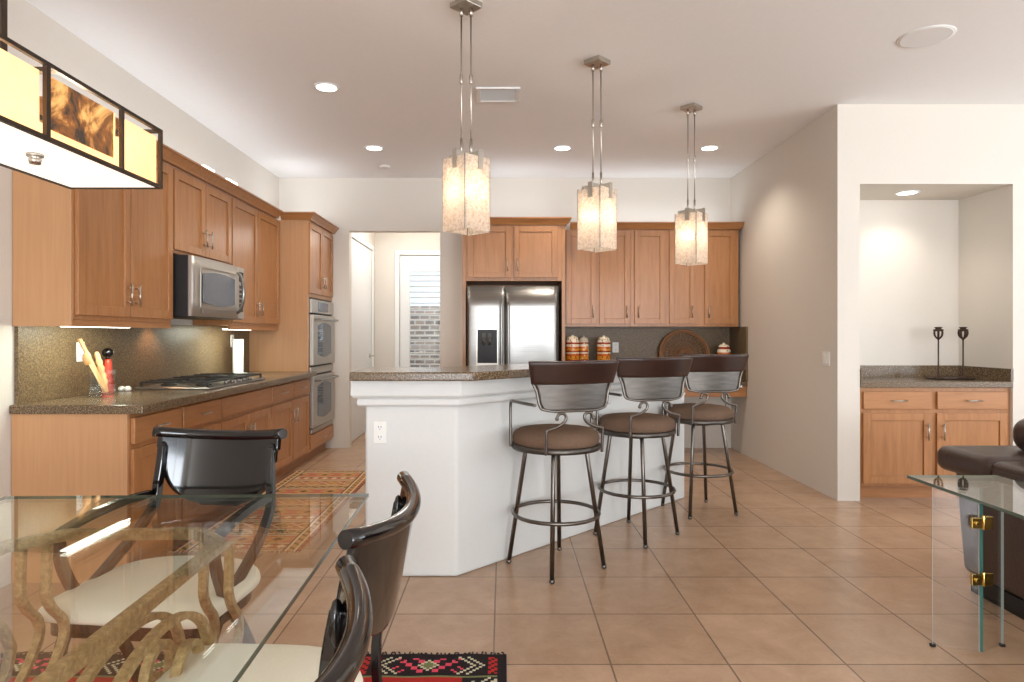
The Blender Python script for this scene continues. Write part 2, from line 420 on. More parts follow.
def window(n, x0, x1, y, z0, z1, parts, side=False):
    mb = MB(); t = 0.05
    P = lambda a, c: ((a, y-0.03, c) if not side else (y-0.03, a, c)); Q = lambda a, c: ((a, y+0.03, c) if not side else (y+0.03, a, c))
    mb.box(P(x0, z0), Q(x1, z0+t)); mb.box(P(x0, z1-t), Q(x1, z1))
    for i in range(parts+1):
        c = x0+(x1-x0)*i/parts; c0 = min(max(c-t/2, x0), x1-t); mb.box(P(c0, z0+t), Q(c0+t, z1-t))
    struct(mb.build('window_%d' % n, WHITE))
window(1, -1.9, 0.7, yr-0.05, 0.3, 2.6, 3); window(2, 1.9, 5.3, yr-0.05, 0.3, 2.6, 4); window(3, -1.3, 3.3, 7.05, 0.35, 2.65, 4, True)
# hall beyond the doorway
HX0, HX1, HY = -1.80, -0.45, 9.12
m = MB(); m.box((HX0-0.12, YB+0.12, 0), (HX0, 7.66, 2.8)); m.box((HX0-0.12, 7.66, 2.44), (HX0, 8.92, 2.8)); m.box((HX0-0.12, 8.92, 0), (HX0, HY+0.12, 2.8))
struct(m.build('wall_hall_left', WALL))
m = MB(); m.box((HX1, YB+0.12, 0), (HX1+0.12, HY+0.12, 2.8)); struct(m.build('wall_hall_right', WALL))
GX0, GX1, GZ = -1.457, -0.56, 2.40
m = MB(); m.box((HX0, HY, 0), (GX0, HY+0.12, 2.8)); m.box((GX0, HY, GZ), (GX1, HY+0.12, 2.8)); m.box((GX1, HY, 0), (HX1, HY+0.12, 2.8))
struct(m.build('wall_hall_back', WALL))
m = MB(); m.box((HX0-0.12, YB+0.12, 2.8), (HX1+0.12, HY+0.12, 2.9)); struct(m.build('ceiling_hall', CEIL))
lamp_light('hall_light', (-1.1, 8.2, 2.6), 18, (1, 0.94, 0.88), 0.15)
# trim: casings
def casing_y(n, x0, x1, z1, y, w=0.07):
    mb = MB(); mb.box((x0-w, y-0.018, 0), (x0, y, z1+w)); mb.box((x1, y-0.018, 0), (x1+w, y, z1+w)); mb.box((x0, y-0.018, z1), (x1, y, z1+w))
    struct(mb.build('trim_%d' % n, WHITE, bevel=0.004))
casing_y(1, GX0, GX1, GZ, HY, 0.06)
mb = MB(); mb.box((HX0, 7.6, 0), (HX0+0.018, 7.66, 2.5)); mb.box((HX0, 8.92, 0), (HX0+0.018, 8.98, 2.5)); mb.box((HX0, 7.66, 2.44), (HX0+0.018, 8.92, 2.5))
struct(mb.build('trim_2', WHITE, bevel=0.004))
# hall side door, slightly recessed leaf with lever and hinges
d = bpy.data.objects.new('door_1', None); C.objects.link(d); d.location = (HX0, 7.66, 0); struct(d)
mb = MB(); mb.box((-0.045, 0.01, 0.01), (-0.005, 1.25, 2.43)); mb.build('door_leaf', WHITE, d, bevel=0.003)
for z in (0.3, 1.3, 2.15):
    mb = MB(); mb.box((-0.006, 0.0, z), (0.006, 0.03, z+0.1)); mb.build('hinge', NICKEL, d)
mb = MB(); mb.cyl((-0.01, 1.12, 1.0), (0.05, 1.12, 1.0), 0.012); mb.cyl((-0.004, 1.12, 1.0), (0.008, 1.12, 1.0), 0.028); mb.cyl((0.05, 1.13, 1.0), (0.05, 1.0, 1.0), 0.009)
mb.build('door_handle', NICKEL, d)
# glazed hall door with plantation louvres
d = bpy.data.objects.new('door_2', None); C.objects.link(d); d.location = (GX0, HY, 0); struct(d)
W = GX1-GX0; mb = MB()
g0, g1, z0, z1 = 0.14, W-0.14, 0.30, 2.17
mb.box((0.005, 0.03, 0.01), (g0, 0.075, GZ-0.005)); mb.box((g1, 0.03, 0.01), (W-0.005, 0.075, GZ-0.005)); mb.box((g0, 0.03, 0.01), (g1, 0.075, z0)); mb.box((g0, 0.03, z1), (g1, 0.075, GZ-0.005))
mb.build('door_leaf', WHITE, d, bevel=0.003)
mb = MB(); mb.box((g0-0.04, 0.012, z0-0.04), (g0, 0.03, z1+0.04)); mb.box((g1, 0.012, z0-0.04), (g1+0.04, 0.03, z1+0.04)); mb.box((g0, 0.012, z0-0.04), (g1, 0.03, z0)); mb.box((g0, 0.012, z1), (g1, 0.03, z1+0.04))
mb.build('shutter_frame', WHITE, d, bevel=0.002)
mb = MB(); z = z0+0.03
while z < z1-0.02:
    k = len(mb.v); mb.box((g0, -0.006, -0.003), (g1, 0.04, 0.003)); mb.xf(Matrix.Translation((0, 0.03, z)) @ Matrix.Rotation(math.radians(-14), 4, 'X'), k); z += 0.078
mb.build('louvres', WHITE, d)
mb = MB(); mb.box((g0, 0.05, z0), (g1, 0.055, z1)); mb.build('pane', CLEAR, d)
m = MB(); m.box((-3.5, 10.6, 0), (1.0, 10.75, 1.75)); struct(m.build('wall_outside', STONE))
area('outdoor_daylight', (-1.0, 9.9, 3.2), (0.5, 0, 0), 2.0, 1.2, 60, DAY)
# baseboard inside the niche-side corner is absent in the room: walls meet the tile directly

# ---------------------------------------------------------------- ceiling fittings
def downlight(x, y, label, z=ZC, power=38):
    t = thing('recessed_downlight', label, 'ceiling light', (x, y, z-0.006), 0, 'recessed downlights in the kitchen ceiling' if z == ZC else None)
    mb = MB(); n = 28; b = 0
    mb.lathe([(0.092, 0.006), (0.092, 0.002), (0.085, 0.0), (0.072, 0.0), (0.072, 0.006)], (0,0,0), n); mb.build('trim_ring', WHITE, t)
    mb = MB(); mb.lathe([(0.0715, -0.0005), (0.0715, 0.003)], n=n); mb.build('lens', CAN, t)
    lamp_light('downlight_lamp', (x, y, z-0.03), power, (1, 0.90, 0.76), 0.06, math.radians(130))
downlight(-1.27, 4.68, 'lit downlight nearest the left wall, ahead of the air vent')
downlight(-1.23, 6.20, 'small lit downlight left of the leftmost pendant, near the back wall')
downlight(0.56, 6.20, 'lit downlight at the back between the left and middle pendants')
downlight(1.96, 6.20, 'lit downlight at the back to the right of the farthest pendant')
mb = MB(); mb.lathe([(0.05, -0.02), (0.055, -0.015), (0.055, 0)], n=24); tag(mb.build('smoke_detector', PLASTIC, None), 'tiny round white detector on the ceiling close to the back wall', 'smoke detector').location = (-1.25, 6.87, ZC)
t = thing('ceiling_speaker', 'large round flush white speaker in the ceiling at upper right', 'speaker', (2.52, 3.89, ZC))
mb = MB(); mb.lathe([(0.142, -0.006), (0.150, -0.004), (0.152, 0)], n=36); mb.build('rim', WHITE, t)
mb = MB(); mb.lathe([(0.134, -0.007), (0.140, -0.0061)], n=36); mb.build('grille', plain('speaker_grille', srgb(238, 238, 237), 0.8, scale=400, var=0.05), t)
t = thing('air_vent', 'white rectangular air vent with slats in the kitchen ceiling', 'vent', (-0.04, 4.82, ZC))
mb = MB()
for a, b in (((-0.16,-0.14,-0.012),(0.16,-0.12,0)),((-0.16,0.12,-0.012),(0.16,0.14,0)),((-0.16,-0.12,-0.012),(-0.13,0.12,0)),((0.13,-0.12,-0.012),(0.16,0.12,0))): mb.box(a, b)
mb.build('frame', WHITE, t, bevel=0.002)
mb = MB()
for i in range(11):
    k = len(mb.v); mb.box((-0.13, -0.008, -0.001), (0.13, 0.008, 0.001)); mb.xf(Matrix.Translation((0, -0.11+i*0.022, -0.007)) @ Matrix.Rotation(0.3, 4, 'X'), k)
mb.build('slats', WHITE, t)

# ---------------------------------------------------------------- cabinets
def slab_front(mb, x0, x1, z0, z1, y=-0.024):
    mb.box((x0, y, z0), (x1, 0, z1))
def shaker(mb, x0, x1, z0, z1, y=-0.02, fr=0.057):
    mb.box((x0, y, z0), (x0+fr, 0, z1)); mb.box((x1-fr, y, z0), (x1, 0, z1)); mb.box((x0+fr, y, z0), (x1-fr, 0, z0+fr)); mb.box((x0+fr, y, z1-fr), (x1-fr, 0, z1))
    mb.box((x0+fr, y+0.012, z0+fr), (x1-fr, 0, z1-fr))
def pull(parent, x, z, L=0.13, vert=True, y=-0.02):
    mb = MB(); r = 0.0055; o = 0.03
    if vert:
        mb.cyl((x, y-o, z-L/2), (x, y-o, z+L/2), r, 10)
        for s in (-1, 1): mb.cyl((x, y, z+s*L*0.33), (x, y-o, z+s*L*0.33), 0.004, 8)
    else:
        mb.cyl((x-L/2, y-o, z), (x+L/2, y-o, z), r, 10)
        for s in (-1, 1): mb.cyl((x+s*L*0.33, y, z), (x+s*L*0.33, y-o, z), 0.004, 8)
    return mb.build('handle', NICKEL, parent)
def cabinet(name, label, loc, rz, W, D, z0, z1, fronts, toe=True, group=None, side_mat=None, light_rail=False, cat='cabinet', hollow=None):
    t = thing(name, label, cat, (loc[0], loc[1], z0), rz, group)
    mb = MB(); zb = 0.11 if toe else 0
    if hollow:
        hz0, hz1, hx = hollow
        mb.box((0, 0, zb), (hx, D, z1-z0)); mb.box((W-hx, 0, zb), (W, D, z1-z0)); mb.box((hx, 0, hz1), (W-hx, D, z1-z0)); 
        if hz0 > zb: mb.box((hx, 0, zb), (W-hx, D, hz0))
        mb.box((hx, D-0.02, hz0), (W-hx, D, hz1))
    else: mb.box((0, 0, zb), (W, D, z1-z0))
    mb.build('body', side_mat or MAPLE, t, bevel=0.002)
    if toe: mb = MB(); mb.box((0.0, 0.075, 0), (W, D, zb)); mb.build('toe_kick', MAPLE_H, t)
    for f in fronts:
        kind, x0, x1, a, b = f[:5]; h = f[5] if len(f) > 5 else None; a -= z0; b -= z0
        mb = MB()
        if kind == 'door':
            shaker(mb, x0, x1, a, b); o = mb.build('door', MAPLE, t, bevel=0.0025)
            if h:
                side, vert = h[0], h[1]; hx_ = x1-0.038 if side == 'R' else x0+0.038; hz = b-0.14 if vert == 'T' else a+0.13
                pull(o, hx_, hz)
        else:
            slab_front(mb, x0, x1, a, b); o = mb.build('drawer_front', MAPLE_H, t, bevel=0.005)
            if h: pull(o, (x0+x1)/2, (a+b)/2, 0.12, False)
    if light_rail: mb = MB(); mb.box((0, 0.0, -0.035), (W, 0.02, -0.0005)); mb.build('light_rail', MAPLE_H, t)
    return t
R90 = PI/2
FX = -1.94                      # front plane of base cabinet bodies on the left run
D = FX-XL-0.004
G = 'base cabinets along the left wall'
def basecab(y0, y1, label, doors, drawer_handle=True):
    W = y1-y0-0.001; fr = [('drawer', 0.010, W-0.010, 0.712, 0.848, drawer_handle)]
    if doors == 2: fr += [('door', 0.006, W/2-0.003, 0.135, 0.685, ('R', 'T')), ('door', W/2+0.003, W-0.006, 0.135, 0.685, ('L', 'T'))]
    else: fr += [('door', 0.010, W-0.010, 0.135, 0.685, (doors, 'T'))]
    return cabinet('base_cabinet', label, (FX, y0, 0), R90, W, D, 0, 0.872, fr, group=G)
basecab(3.378, 3.90, 'maple base cabinet at the near end of the left run, side panel facing the table', 'R')
basecab(3.90, 4.445, 'maple base cabinet second from the near end, just before the cooktop', 'L')
basecab(4.445, 5.40, 'wide maple base cabinet with two doors and a blank front under the cooktop', 2, False)
basecab(5.40, 5.95, 'maple base cabinet just past the cooktop, drawer over one door', 'R')
basecab(5.95, 6.465, 'maple base cabinet next to the tall oven cabinet', 'L')
mb = MB(); mb.box((XL+0.003, 3.363, 0.0), (FX-0.001, 3.377, 0.872)); tag(mb.build('end_panel', MAPLE_P, None, bevel=0.002), 'plain pale maple end panel of the left base run, behind the dining table', 'cabinet panel')
# upper cabinets
UX = -2.235; UD = UX-XL-0.004; GU = 'upper cabinets along the left wall'
UZ0, UZ1 = 1.36, 2.42
def upcab(y0, y1, label, fr, z0=UZ0, rail=True):
    return cabinet('upper_cabinet', label, (UX, y0, 0), R90, y1-y0-0.001, UD, z0, UZ1, fr, toe=False, group=GU, light_rail=rail)
upcab(3.385, 4.385, 'two-door maple upper cabinet nearest the camera, left of the microwave',
      [('door', 0.012, 0.490, 1.385, 2.40, ('R', 'B')), ('door', 0.500, 0.988, 1.385, 2.40, ('L', 'B'))])
upcab(4.385, 5.325, 'short two-door maple upper cabinet directly over the microwave',
      [('door', 0.012, 0.466, 1.86, 2.40, ('R', 'B')), ('door', 0.474, 0.928, 1.86, 2.40, ('L', 'B'))], 1.835, False)
upcab(5.325, 6.465, 'two-door maple upper cabinet between the microwave and the oven cabinet',
      [('door', 0.012, 0.560, 1.385, 2.40, ('R', 'B')), ('door', 0.568, 1.128, 1.385, 2.40, ('L', 'B'))])
mb = MB(); mb.box((XL+0.003, 3.37, UZ0-0.035), (UX-0.001, 3.384, 2.42)); tag(mb.build('end_panel', MAPLE_P, None, bevel=0.002), 'plain pale maple end panel of the left upper cabinets, under the chandelier', 'cabinet panel')
CP = [(-0.0195, 2.42), (0.012, 2.42), (0.02, 2.435), (0.05, 2.475), (0.06, 2.478), (0.06, 2.492), (-0.0195, 2.492)]
def crown(path, label):
    mb = MB(); mb.sweep(path, CP); return tag(mb.build('crown_moulding', MAPLE_H, None), label, 'moulding')
crown([(XL+0.01, 3.37), (UX+0.02, 3.37), (UX+0.02, 6.38)][::1], 'maple crown moulding along the top of the left upper cabinets')
# strip lamps seen only on the left run; uplights elsewhere are added ceiling fill
for i, (x, y, w_, l_, p_) in enumerate(((-2.38, 4.9, 0.12, 2.9, 3.8), (-2.2, 6.9, 0.3, 0.6, 2), (0.1, 7.05, 0.9, 0.2, 1.8), (1.65, 7.22, 1.6, 0.12, 2.2))):
    area('cabinet_top_fill', (x, y, 2.50), (PI, 0, 0), w_, l_, p_, (0.90, 0.95, 1.0))
for (y0, y1, lb) in ((4.70, 4.86, 'short lit strip lamp on top of the left cabinets, nearer one'), (5.10, 5.28, 'short lit strip lamp on top of the left cabinets, farther one')):
    mb = MB(); mb.box((-0.012, 0, 0), (0.012, y1-y0, 0.014)); o = tag(mb.build('cabinet_top_light', STRIP, None, bevel=0.003), lb, 'light strip'); o.location = (-2.165, y0, 2.4925)
# tall oven cabinet
TY0, TY1 = 6.47, 7.38
W = TY1-TY0
t = cabinet('oven_cabinet', 'tall maple cabinet holding the double wall oven in the back left corner', (FX, TY0, 0), R90, W, D, 0, 2.42,
        [('door', 0.006, W/2-0.003, 1.70, 2.40, ('R', 'B')), ('door', W/2+0.004, W-0.03, 1.70, 2.40, ('L', 'B')), ('drawer', 0.02, W-0.03, 0.13, 0.275, True)], cat='cabinet', hollow=(0.285, 1.66, 0.04), side_mat=MAPLE_P)
crown([(XL+0.34, TY0), (FX+0.02, TY0), (FX+0.02, TY1-0.003)], 'maple crown moulding wrapping the top of the tall oven cabinet')
# double oven
ow = W-0.09
ov = thing('double_wall_oven', 'stainless steel double wall oven built into the tall corner cabinet', 'oven', (FX, TY0+0.045, 0.29), R90)
mb = MB(); mb.box((0, 0.0, 0.0), (ow, 0.5, 1.365)); mb.build('chassis', BLACKP, ov)
mb = MB(); mb.box((0, -0.025, 1.215), (ow, -0.001, 1.35)); cp = mb.build('control_panel', SATIN, ov, bevel=0.003)
mb = MB(); mb.box((0.22, -0.028, 1.235), (ow-0.22, -0.0255, 1.33)); mb.build('display', MICROGLASS, cp)
for k, (za, zb_) in enumerate(((0.685, 1.195), (0.055, 0.575))):
    mb = MB(); mb.box((0.0, -0.04, za), (ow, -0.001, zb_)); dr = mb.build('oven_door', SATIN, ov, bevel=0.004)
    mb = MB(); xa, xb = 0.15, ow-0.15; za2, zb2 = za+0.11, zb_-0.11; pts = []
    for i in range(11): u = i/10; pts.append((xa+(xb-xa)*u, za2-0.035*math.sin(PI*u)))
    for i in range(11): u = 1-i/10; pts.append((xa+(xb-xa)*u, zb2+0.035*math.sin(PI*u)))
    mb.prism([(p[0], p[1]) for p in pts], 0, 0.003); mb.xf(Matrix.Translation((0, -0.040, 0)) @ Matrix.Rotation(PI/2, 4, 'X')); mb.build('window', OVENGLASS, dr)
    mb = MB(); zz = zb_-0.045; mb.tube([(0.06, -0.04, zz), (0.06, -0.085, zz), (0.10, -0.09, zz), (ow/2, -0.095, zz), (ow-0.10, -0.09, zz), (ow-0.06, -0.085, zz), (ow-0.06, -0.04, zz)], 0.011, 10)
    mb.build('oven_handle', STEEL, dr)
mb = MB(); mb.box((0, -0.02, 0.595), (ow, -0.001, 0.665)); mb.build('middle_trim', SATIN, ov, bevel=0.003)
mb = MB(); mb.box((0, -0.02, 0.0), (ow, -0.001, 0.042)); mb.build('vent_trim', SATIN, ov, bevel=0.003)

# microwave over the cooktop
MW = 0.90; MZ = 1.405; MH = 0.418
mw = thing('over_range_microwave', 'stainless over-the-range microwave below the short upper cabinet', 'microwave', (-2.13, 4.402, MZ), R90)
mb = MB(); mb.box((0, 0.0, 0), (MW, -XL-2.13-0.004, MH)); mb.build('casing', BLACKP, mw, bevel=0.004)
mb = MB(); mb.shell(lambda u, v: (MW*0.0+u*0.77, -0.012-0.014*math.sin(PI*min(1, (u*0.77/MW+0.02))), 0.004+v*(MH-0.008)), 16, 4, 0.022); dr = mb.build('microwave_door', SATIN, mw)
mb = MB(); mb.box((0.775, -0.022, 0.004), (MW, -0.001, MH-0.004)); cp = mb.build('control_panel', SATIN, mw, bevel=0.003)
mb = MB(); mb.box((0.795, -0.024, 0.30), (MW-0.02, -0.0225, MH-0.04)); mb.build('display', BLACKP, cp)
mb = MB()
for i in range(3):
    for j in range(6): mb.box((0.80+i*0.027, -0.0245, 0.06+j*0.037), (0.820+i*0.027, -0.0225, 0.086+j*0.037))
mb.build('buttons', SLOT, cp)
mb = MB(); pts = []
for i in range(15): u = i/14; pts.append((0.13+0.53*u, 0.105-0.02*math.sin(PI*u)))
for i in range(15): u = 1-i/14; pts.append((0.13+0.53*u, 0.305+0.02*math.sin(PI*u)))
mb.prism(pts, 0, 0.006); mb.xf(Matrix.Translation((0, -0.040, 0)) @ Matrix.Rotation(PI/2, 4, 'X')); mb.build('window', MICROGLASS, dr)
mb = MB()
for a, b in (((0.09, 0.06), (0.70, 0.066)), ((0.09, 0.345), (0.70, 0.351)), ((0.09, 0.06), (0.095, 0.35))): mb.box((a[0], -0.047, a[1]), (b[0], -0.040, b[1]))
mb.build('door_bezel', NICKEL, dr)
mb = MB(); mb.tube([(0.735, -0.03, 0.05), (0.72, -0.07, 0.08), (0.705, -0.095, 0.2), (0.72, -0.07, 0.33), (0.735, -0.03, 0.36)], 0.012, 10); mb.build('microwave_handle', STEEL, dr)
mb = MB(); mb.cyl((0.14, -0.0345, 0.035), (0.14, -0.038, 0.035), 0.012, 16); mb.build('badge', NICKEL, dr)
lamp_light('hood_lamp', (-2.42, 4.62, 1.39), 5, (1, 0.55, 0.25), 0.03, math.radians(120))

# left counter top and splash
ctp = thing('countertop', 'long brown granite countertop along the left wall', 'countertop', (XL, 3.348, 0.873))
mb = MB(); mb.box((0.003, 0, 0), (0.69, 3.12, 0.047)); mb.build('slab', GRANITE, ctp, bevel=0.006)
mb = MB(); mb.box((XL+0.002, 3.387, 0.921), (XL+0.022, 6.468, 1.358)); tag(mb.build('backsplash', SPLASH, None), 'brown granite backsplash on the left wall behind the cooktop', 'backsplash')
def strip(y0, y1, label):
    mb = MB(); mb.box((0, 0, -0.012), (0.05, y1-y0, 0)); o = tag(mb.build('under_cabinet_light', STRIP, None), label, 'light strip'); o.location = (-2.312, y0, 1.334)
    a = area('strip_lamp', (-2.275, (y0+y1)/2, 1.318), (0, 0.35, 0), 0.05, y1-y0, 5, (0.93, 1.0, 0.84))
strip(3.40, 3.95, 'slim lit light strip under the nearest left upper cabinet')
strip(5.36, 5.85, 'slim lit light strip under the upper cabinet beside the oven')

# cooktop
ck = thing('gas_cooktop', 'stainless gas cooktop with black grates set in the left counter', 'cooktop', (-2.43, 4.28, 0.921))
mb = MB(); mb.box((0, 0, 0), (0.50, 1.02, 0.014)); mb.build('tray', STEEL, ck, bevel=0.006)
for bx_, by in ((0.13, 0.20), (0.37, 0.20), (0.25, 0.51), (0.13, 0.82), (0.37, 0.82)):
    mb = MB(); mb.lathe([(0.05, 0.0145), (0.05, 0.022), (0.036, 0.024), (0.036, 0.034), (0.03, 0.037)], (bx_, by, 0), 20); mb.build('burner', BLACKCAST, ck)
for k in range(3):
    y0 = 0.04+k*0.317; y1 = y0+0.305; mb = MB(); h = 0.045
    for x in (0.03, 0.47): mb.box((x-0.006, y0, h-0.006), (x+0.006, y1, h+0.006))
    for y in (y0, y1): mb.box((0.03, y-0.006, h-0.006), (0.47, y+0.006, h+0.006))
    for y in (y0+0.10, y0+0.205): mb.box((0.03, y-0.005, h-0.004), (0.20, y+0.005, h+0.010)); mb.box((0.30, y-0.005, h-0.004), (0.47, y+0.005, h+0.010))
    mb.box((0.245, y0, h-0.004), (0.255, y0+0.1, h+0.010)); mb.box((0.245, y1-0.1, h-0.004), (0.255, y1, h+0.010))
    for x in (0.03, 0.47):
        for y in (y0, y1): mb.box((x-0.007, y-0.007, 0.0145), (x+0.007, y+0.007, h))
    mb.build('grate', BLACKCAST, ck, bevel=0.002)
for k in range(5):
    mb = MB(); mb.lathe([(0.017, 0.0145), (0.015, 0.035), (0.013, 0.037)], (0.483, 0.30+k*0.105, 0), 14); mb.build('knob', STEEL, ck)

# ---------------------------------------------------------------- back wall cabinets
FRY = 6.77
GB = 'upper cabinets along the back wall'
fc = cabinet('refrigerator_cabinet', 'tall maple surround with two doors above the refrigerator', (-0.425, FRY, 0), 0, 1.065, YB-FRY-0.004, 0, 2.42,
        [('door', 0.055, 0.505, 1.875, 2.405, ('R', 'B')), ('door', 0.535, 0.985, 1.875, 2.405, ('L', 'B'))], toe=False, hollow=(0.0, 1.84, 0.035))
crown([(-0.425, YB-0.003), (-0.425, FRY-0.02), (0.64, FRY-0.02), (0.64, 7.0)][::1], 'maple crown moulding over the refrigerator surround')
UBY = 7.06
xs = [(0.648, 1.372), (1.372, 2.075), (2.075, 2.545)]
labs = ['two-door maple upper cabinet right beside the refrigerator', 'two-door maple upper cabinet in the middle of the back wall run', 'single-door maple upper cabinet against the right wall']
for i, ((a, b), lb) in enumerate(zip(xs, labs)):
    W = b-a-0.001
    if i == 0: fr = [('door', 0.028, 0.355, 1.40, 2.405, ('R', 'B')), ('door', 0.39, 0.72, 1.40, 2.405, ('R', 'B'))]
    elif i == 1: fr = [('door', 0.045, 0.375, 1.40, 2.405, ('L', 'B')), ('door', 0.427, 0.70, 1.40, 2.405, ('R', 'B'))]
    else: fr = [('door', 0.10, 0.43, 1.40, 2.405, ('L', 'B'))]
    if i == 1: fr = [('door', 0.045, 0.375, 1.40, 2.405, ('L', 'B')), ('door', 0.42, 0.70, 1.40, 2.405, ('R', 'B'))]
    cabinet('upper_cabinet', lb, (a, UBY, 0), 0, W, YB-UBY-0.004, 1.37, 2.42, fr, toe=False, group=GB)
crown([(0.72, UBY-0.02), (2.545, UBY-0.02), (2.545, UBY+0.3)], 'maple crown moulding over the back wall upper cabinets')
mb = MB(); mb.box((0.645, YB-0.022, 0.7), (XR-0.002, YB-0.002, 1.366)); tag(mb.build('backsplash', SPLASH, None), 'brown granite backsplash behind the canisters on the back wall', 'backsplash')
mb = MB(); mb.box((XR-0.022, 6.87, 0.785), (XR-0.002, YB-0.024, 1.368)); tag(mb.build('backsplash', SPLASH, None), 'brown granite side splash on the right wall at the desk', 'backsplash')
W = 0.95
cabinet('base_cabinet', 'maple base cabinet beside the refrigerator, below the canisters', (0.648, FRY, 0), 0, W, YB-FRY-0.024, 0, 0.872,
        [('drawer', 0.010, W-0.010, 0.712, 0.848, True), ('door', 0.006, W/2-0.003, 0.135, 0.685, ('R', 'T')), ('door', W/2+0.003, W-0.006, 0.135, 0.685, ('L', 'T'))])
mb = MB(); mb.box((0.646, FRY-0.03, 0.873), (1.60, YB-0.024, 0.92)); tag(mb.build('countertop', GRANITE, None, bevel=0.006), 'short brown granite counter under the canisters on the back wall', 'countertop')
dk = thing('built_in_desk', 'low built-in desk with maple apron in the back right corner', 'desk', (1.602, 6.88, 0))
mb = MB(); mb.box((0, -0.0, 0.735), (XR-1.602-0.003, YB-6.88-0.024, 0.783)); mb.build('desk_top', GRANITE, dk, bevel=0.006)
mb = MB(); mb.box((0, 0.02, 0.625), (XR-1.602-0.003, 0.05, 0.734)); mb.build('apron', MAPLE_H, dk, bevel=0.003)
mb = MB(); mb.box((0, 0.02, 0.0), (0.02, 0.46, 0.734)); mb.build('side_panel', MAPLE, dk)

# refrigerator
fr = thing('refrigerator', 'stainless steel side-by-side refrigerator with a water dispenser', 'refrigerator', (-0.375, 6.66, 0))
FW = 0.945
mb = MB(); mb.box((0.0, 0.075, 0.02), (FW, 0.70, 1.775)); mb.build('casing', BLACKP, fr, bevel=0.004)
def dent(w0, w1):
    def fn(u, v):
        x = w0+(w1-w0)*u; return (x, 0.03-0.012*math.sin(PI*u)**0.6 if 0 < u < 1 else 0.03, 0.06+v*(1.775-0.06))
    return fn
mb = MB(); mb.shell(dent(0.006, 0.385), 14, 8, 0.06); d1 = mb.build('freezer_door', STEEL, fr)
mb = MB(); mb.shell(dent(0.398, FW-0.02), 14, 8, 0.06); d2 = mb.build('refrigerator_door', STEEL, fr)
for d_, x in ((d1, 0.352), (d2, 0.422)):
    mb = MB(); mb.tube([(x, -0.0, 1.60), (x, -0.055, 1.59), (x, -0.06, 1.5), (x, -0.06, 0.9), (x, -0.055, 0.72), (x, 0.0, 0.70)], 0.013, 10); mb.build('door_handle', STEEL, d_)
mb = MB(); mb.box((0.095, -0.03, 0.93), (0.325, -0.012, 1.36)); mb.build('dispenser_surround', NICKEL, d1, bevel=0.004)
mb = MB(); mb.box((0.11, -0.034, 0.995), (0.31, -0.031, 1.335)); ds = mb.build('dispenser_recess', BLACKP, d1)
mb = MB()
for x in (0.175, 0.235): mb.cyl((x, -0.036, 1.18), (x, -0.05, 1.24), 0.014, 10); mb.box((x-0.018, -0.04, 1.25), (x+0.018, -0.0345, 1.30))
mb.build('dispenser_paddles', SLOT, d1)
mb = MB(); mb.box((0.80, -0.0045, 1.69), (0.83, 0.0, 1.725)); mb.build('badge', SLOT, d2)
mb = MB(); mb.box((0.02, 0.08, 0.0), (FW-0.02, 0.6, 0.0195)); mb.build('base_grille', BLACKP, fr)

# ---------------------------------------------------------------- island
A = (-0.733, 3.45); B = (-0.246, 3.45); CE = (1.425, 5.121)
r2 = math.sqrt(0.5); th = 0.30
isl = thing('kitchen_island', 'white stucco breakfast bar with an angled long side facing the stools', 'island', (-0.2, 3.7, 0))
def off(p, d, dx=-r2, dy=r2): return (p[0]+dx*d, p[1]+dy*d)
Bi = (B[0]-math.tan(math.radians(22.5))*th, 3.45+th)
mb = MB(); mb.prism([A, B, CE, off(CE, th), Bi, (A[0], 3.45+th)], 0, 1.044)
mb.build('bar_wall', ISLAND, isl, bevel=0.015, org=(-0.2, 3.7, 0), seg=3)
# mouldings under the slab, following left side, front and angled side
path = [(A[0], 3.45+th), A, B, CE, off(CE, th)]
mp = [(-0.002, 0.95), (0.05, 0.95), (0.062, 0.965), (0.062, 1.0435), (-0.002, 1.0435)]
mp2 = [(-0.002, 0.905), (0.026, 0.905), (0.036, 0.915), (0.036, 0.935), (0.03, 0.9495), (-0.002, 0.9495)]
mb = MB(); mb.sweep(path, mp); mb.build('cornice', ISLAND, isl, bevel=0.004, org=(-0.2, 3.7, 0))
mb = MB(); mb.sweep(path, mp2); mb.build('lower_moulding', ISLAND, isl, bevel=0.004, org=(-0.2, 3.7, 0))
# slab
sf = 3.33; sx = -0.789; sc = -0.156; L = 0.53
k0 = sf-sc                                # angled front edge: y = x + k0
E = (1.425+0.15*r2, 1.425+0.15*r2+k0)
back = k0+L*math.sqrt(2)                  # angled back edge: y = x + back
yb_ = sf+0.54
mb = MB(); mb.prism([(sx, sf), (sc, sf), E, (E[0]-L*r2, E[1]+L*r2), (yb_-back, yb_), (sx, yb_)], 1.0445, 1.09)
tag(mb.build('countertop', GRANITE, None, bevel=0.008, seg=3), 'raised brown granite bar top on the white island', 'countertop')
# kitchen side of the island: lower cabinets and counter
q = lambda p, d: off(p, d)
B2 = (B[0]-math.tan(math.radians(22.5))*(th+0.002), 3.45+th+0.002)
B3 = (B[0]-math.tan(math.radians(22.5))*(th+0.60), 3.45+th+0.60)
mb = MB(); mb.prism([(A[0]+0.03, 3.45+th+0.002), B2, q(CE, th+0.002), q(CE, th+0.58), B3, (A[0]+0.03, B3[1])], 0.0, 0.872)
lc = thing('island_base_cabinet', 'maple cabinets on the kitchen side of the island', 'cabinet', (-0.2, 4.2, 0)); mb.build('body', MAPLE, lc, org=(-0.2, 4.2, 0))
mb = MB(); mb.prism([(A[0], 3.45+th+0.002), B2, q(CE, th+0.002), q(CE, th+0.62), (B3[0]-0.015, B3[1]+0.03), (A[0], B3[1]+0.03)], 0.873, 0.92)
tag(mb.build('countertop', GRANITE, None), 'lower granite counter on the kitchen side of the island', 'countertop')

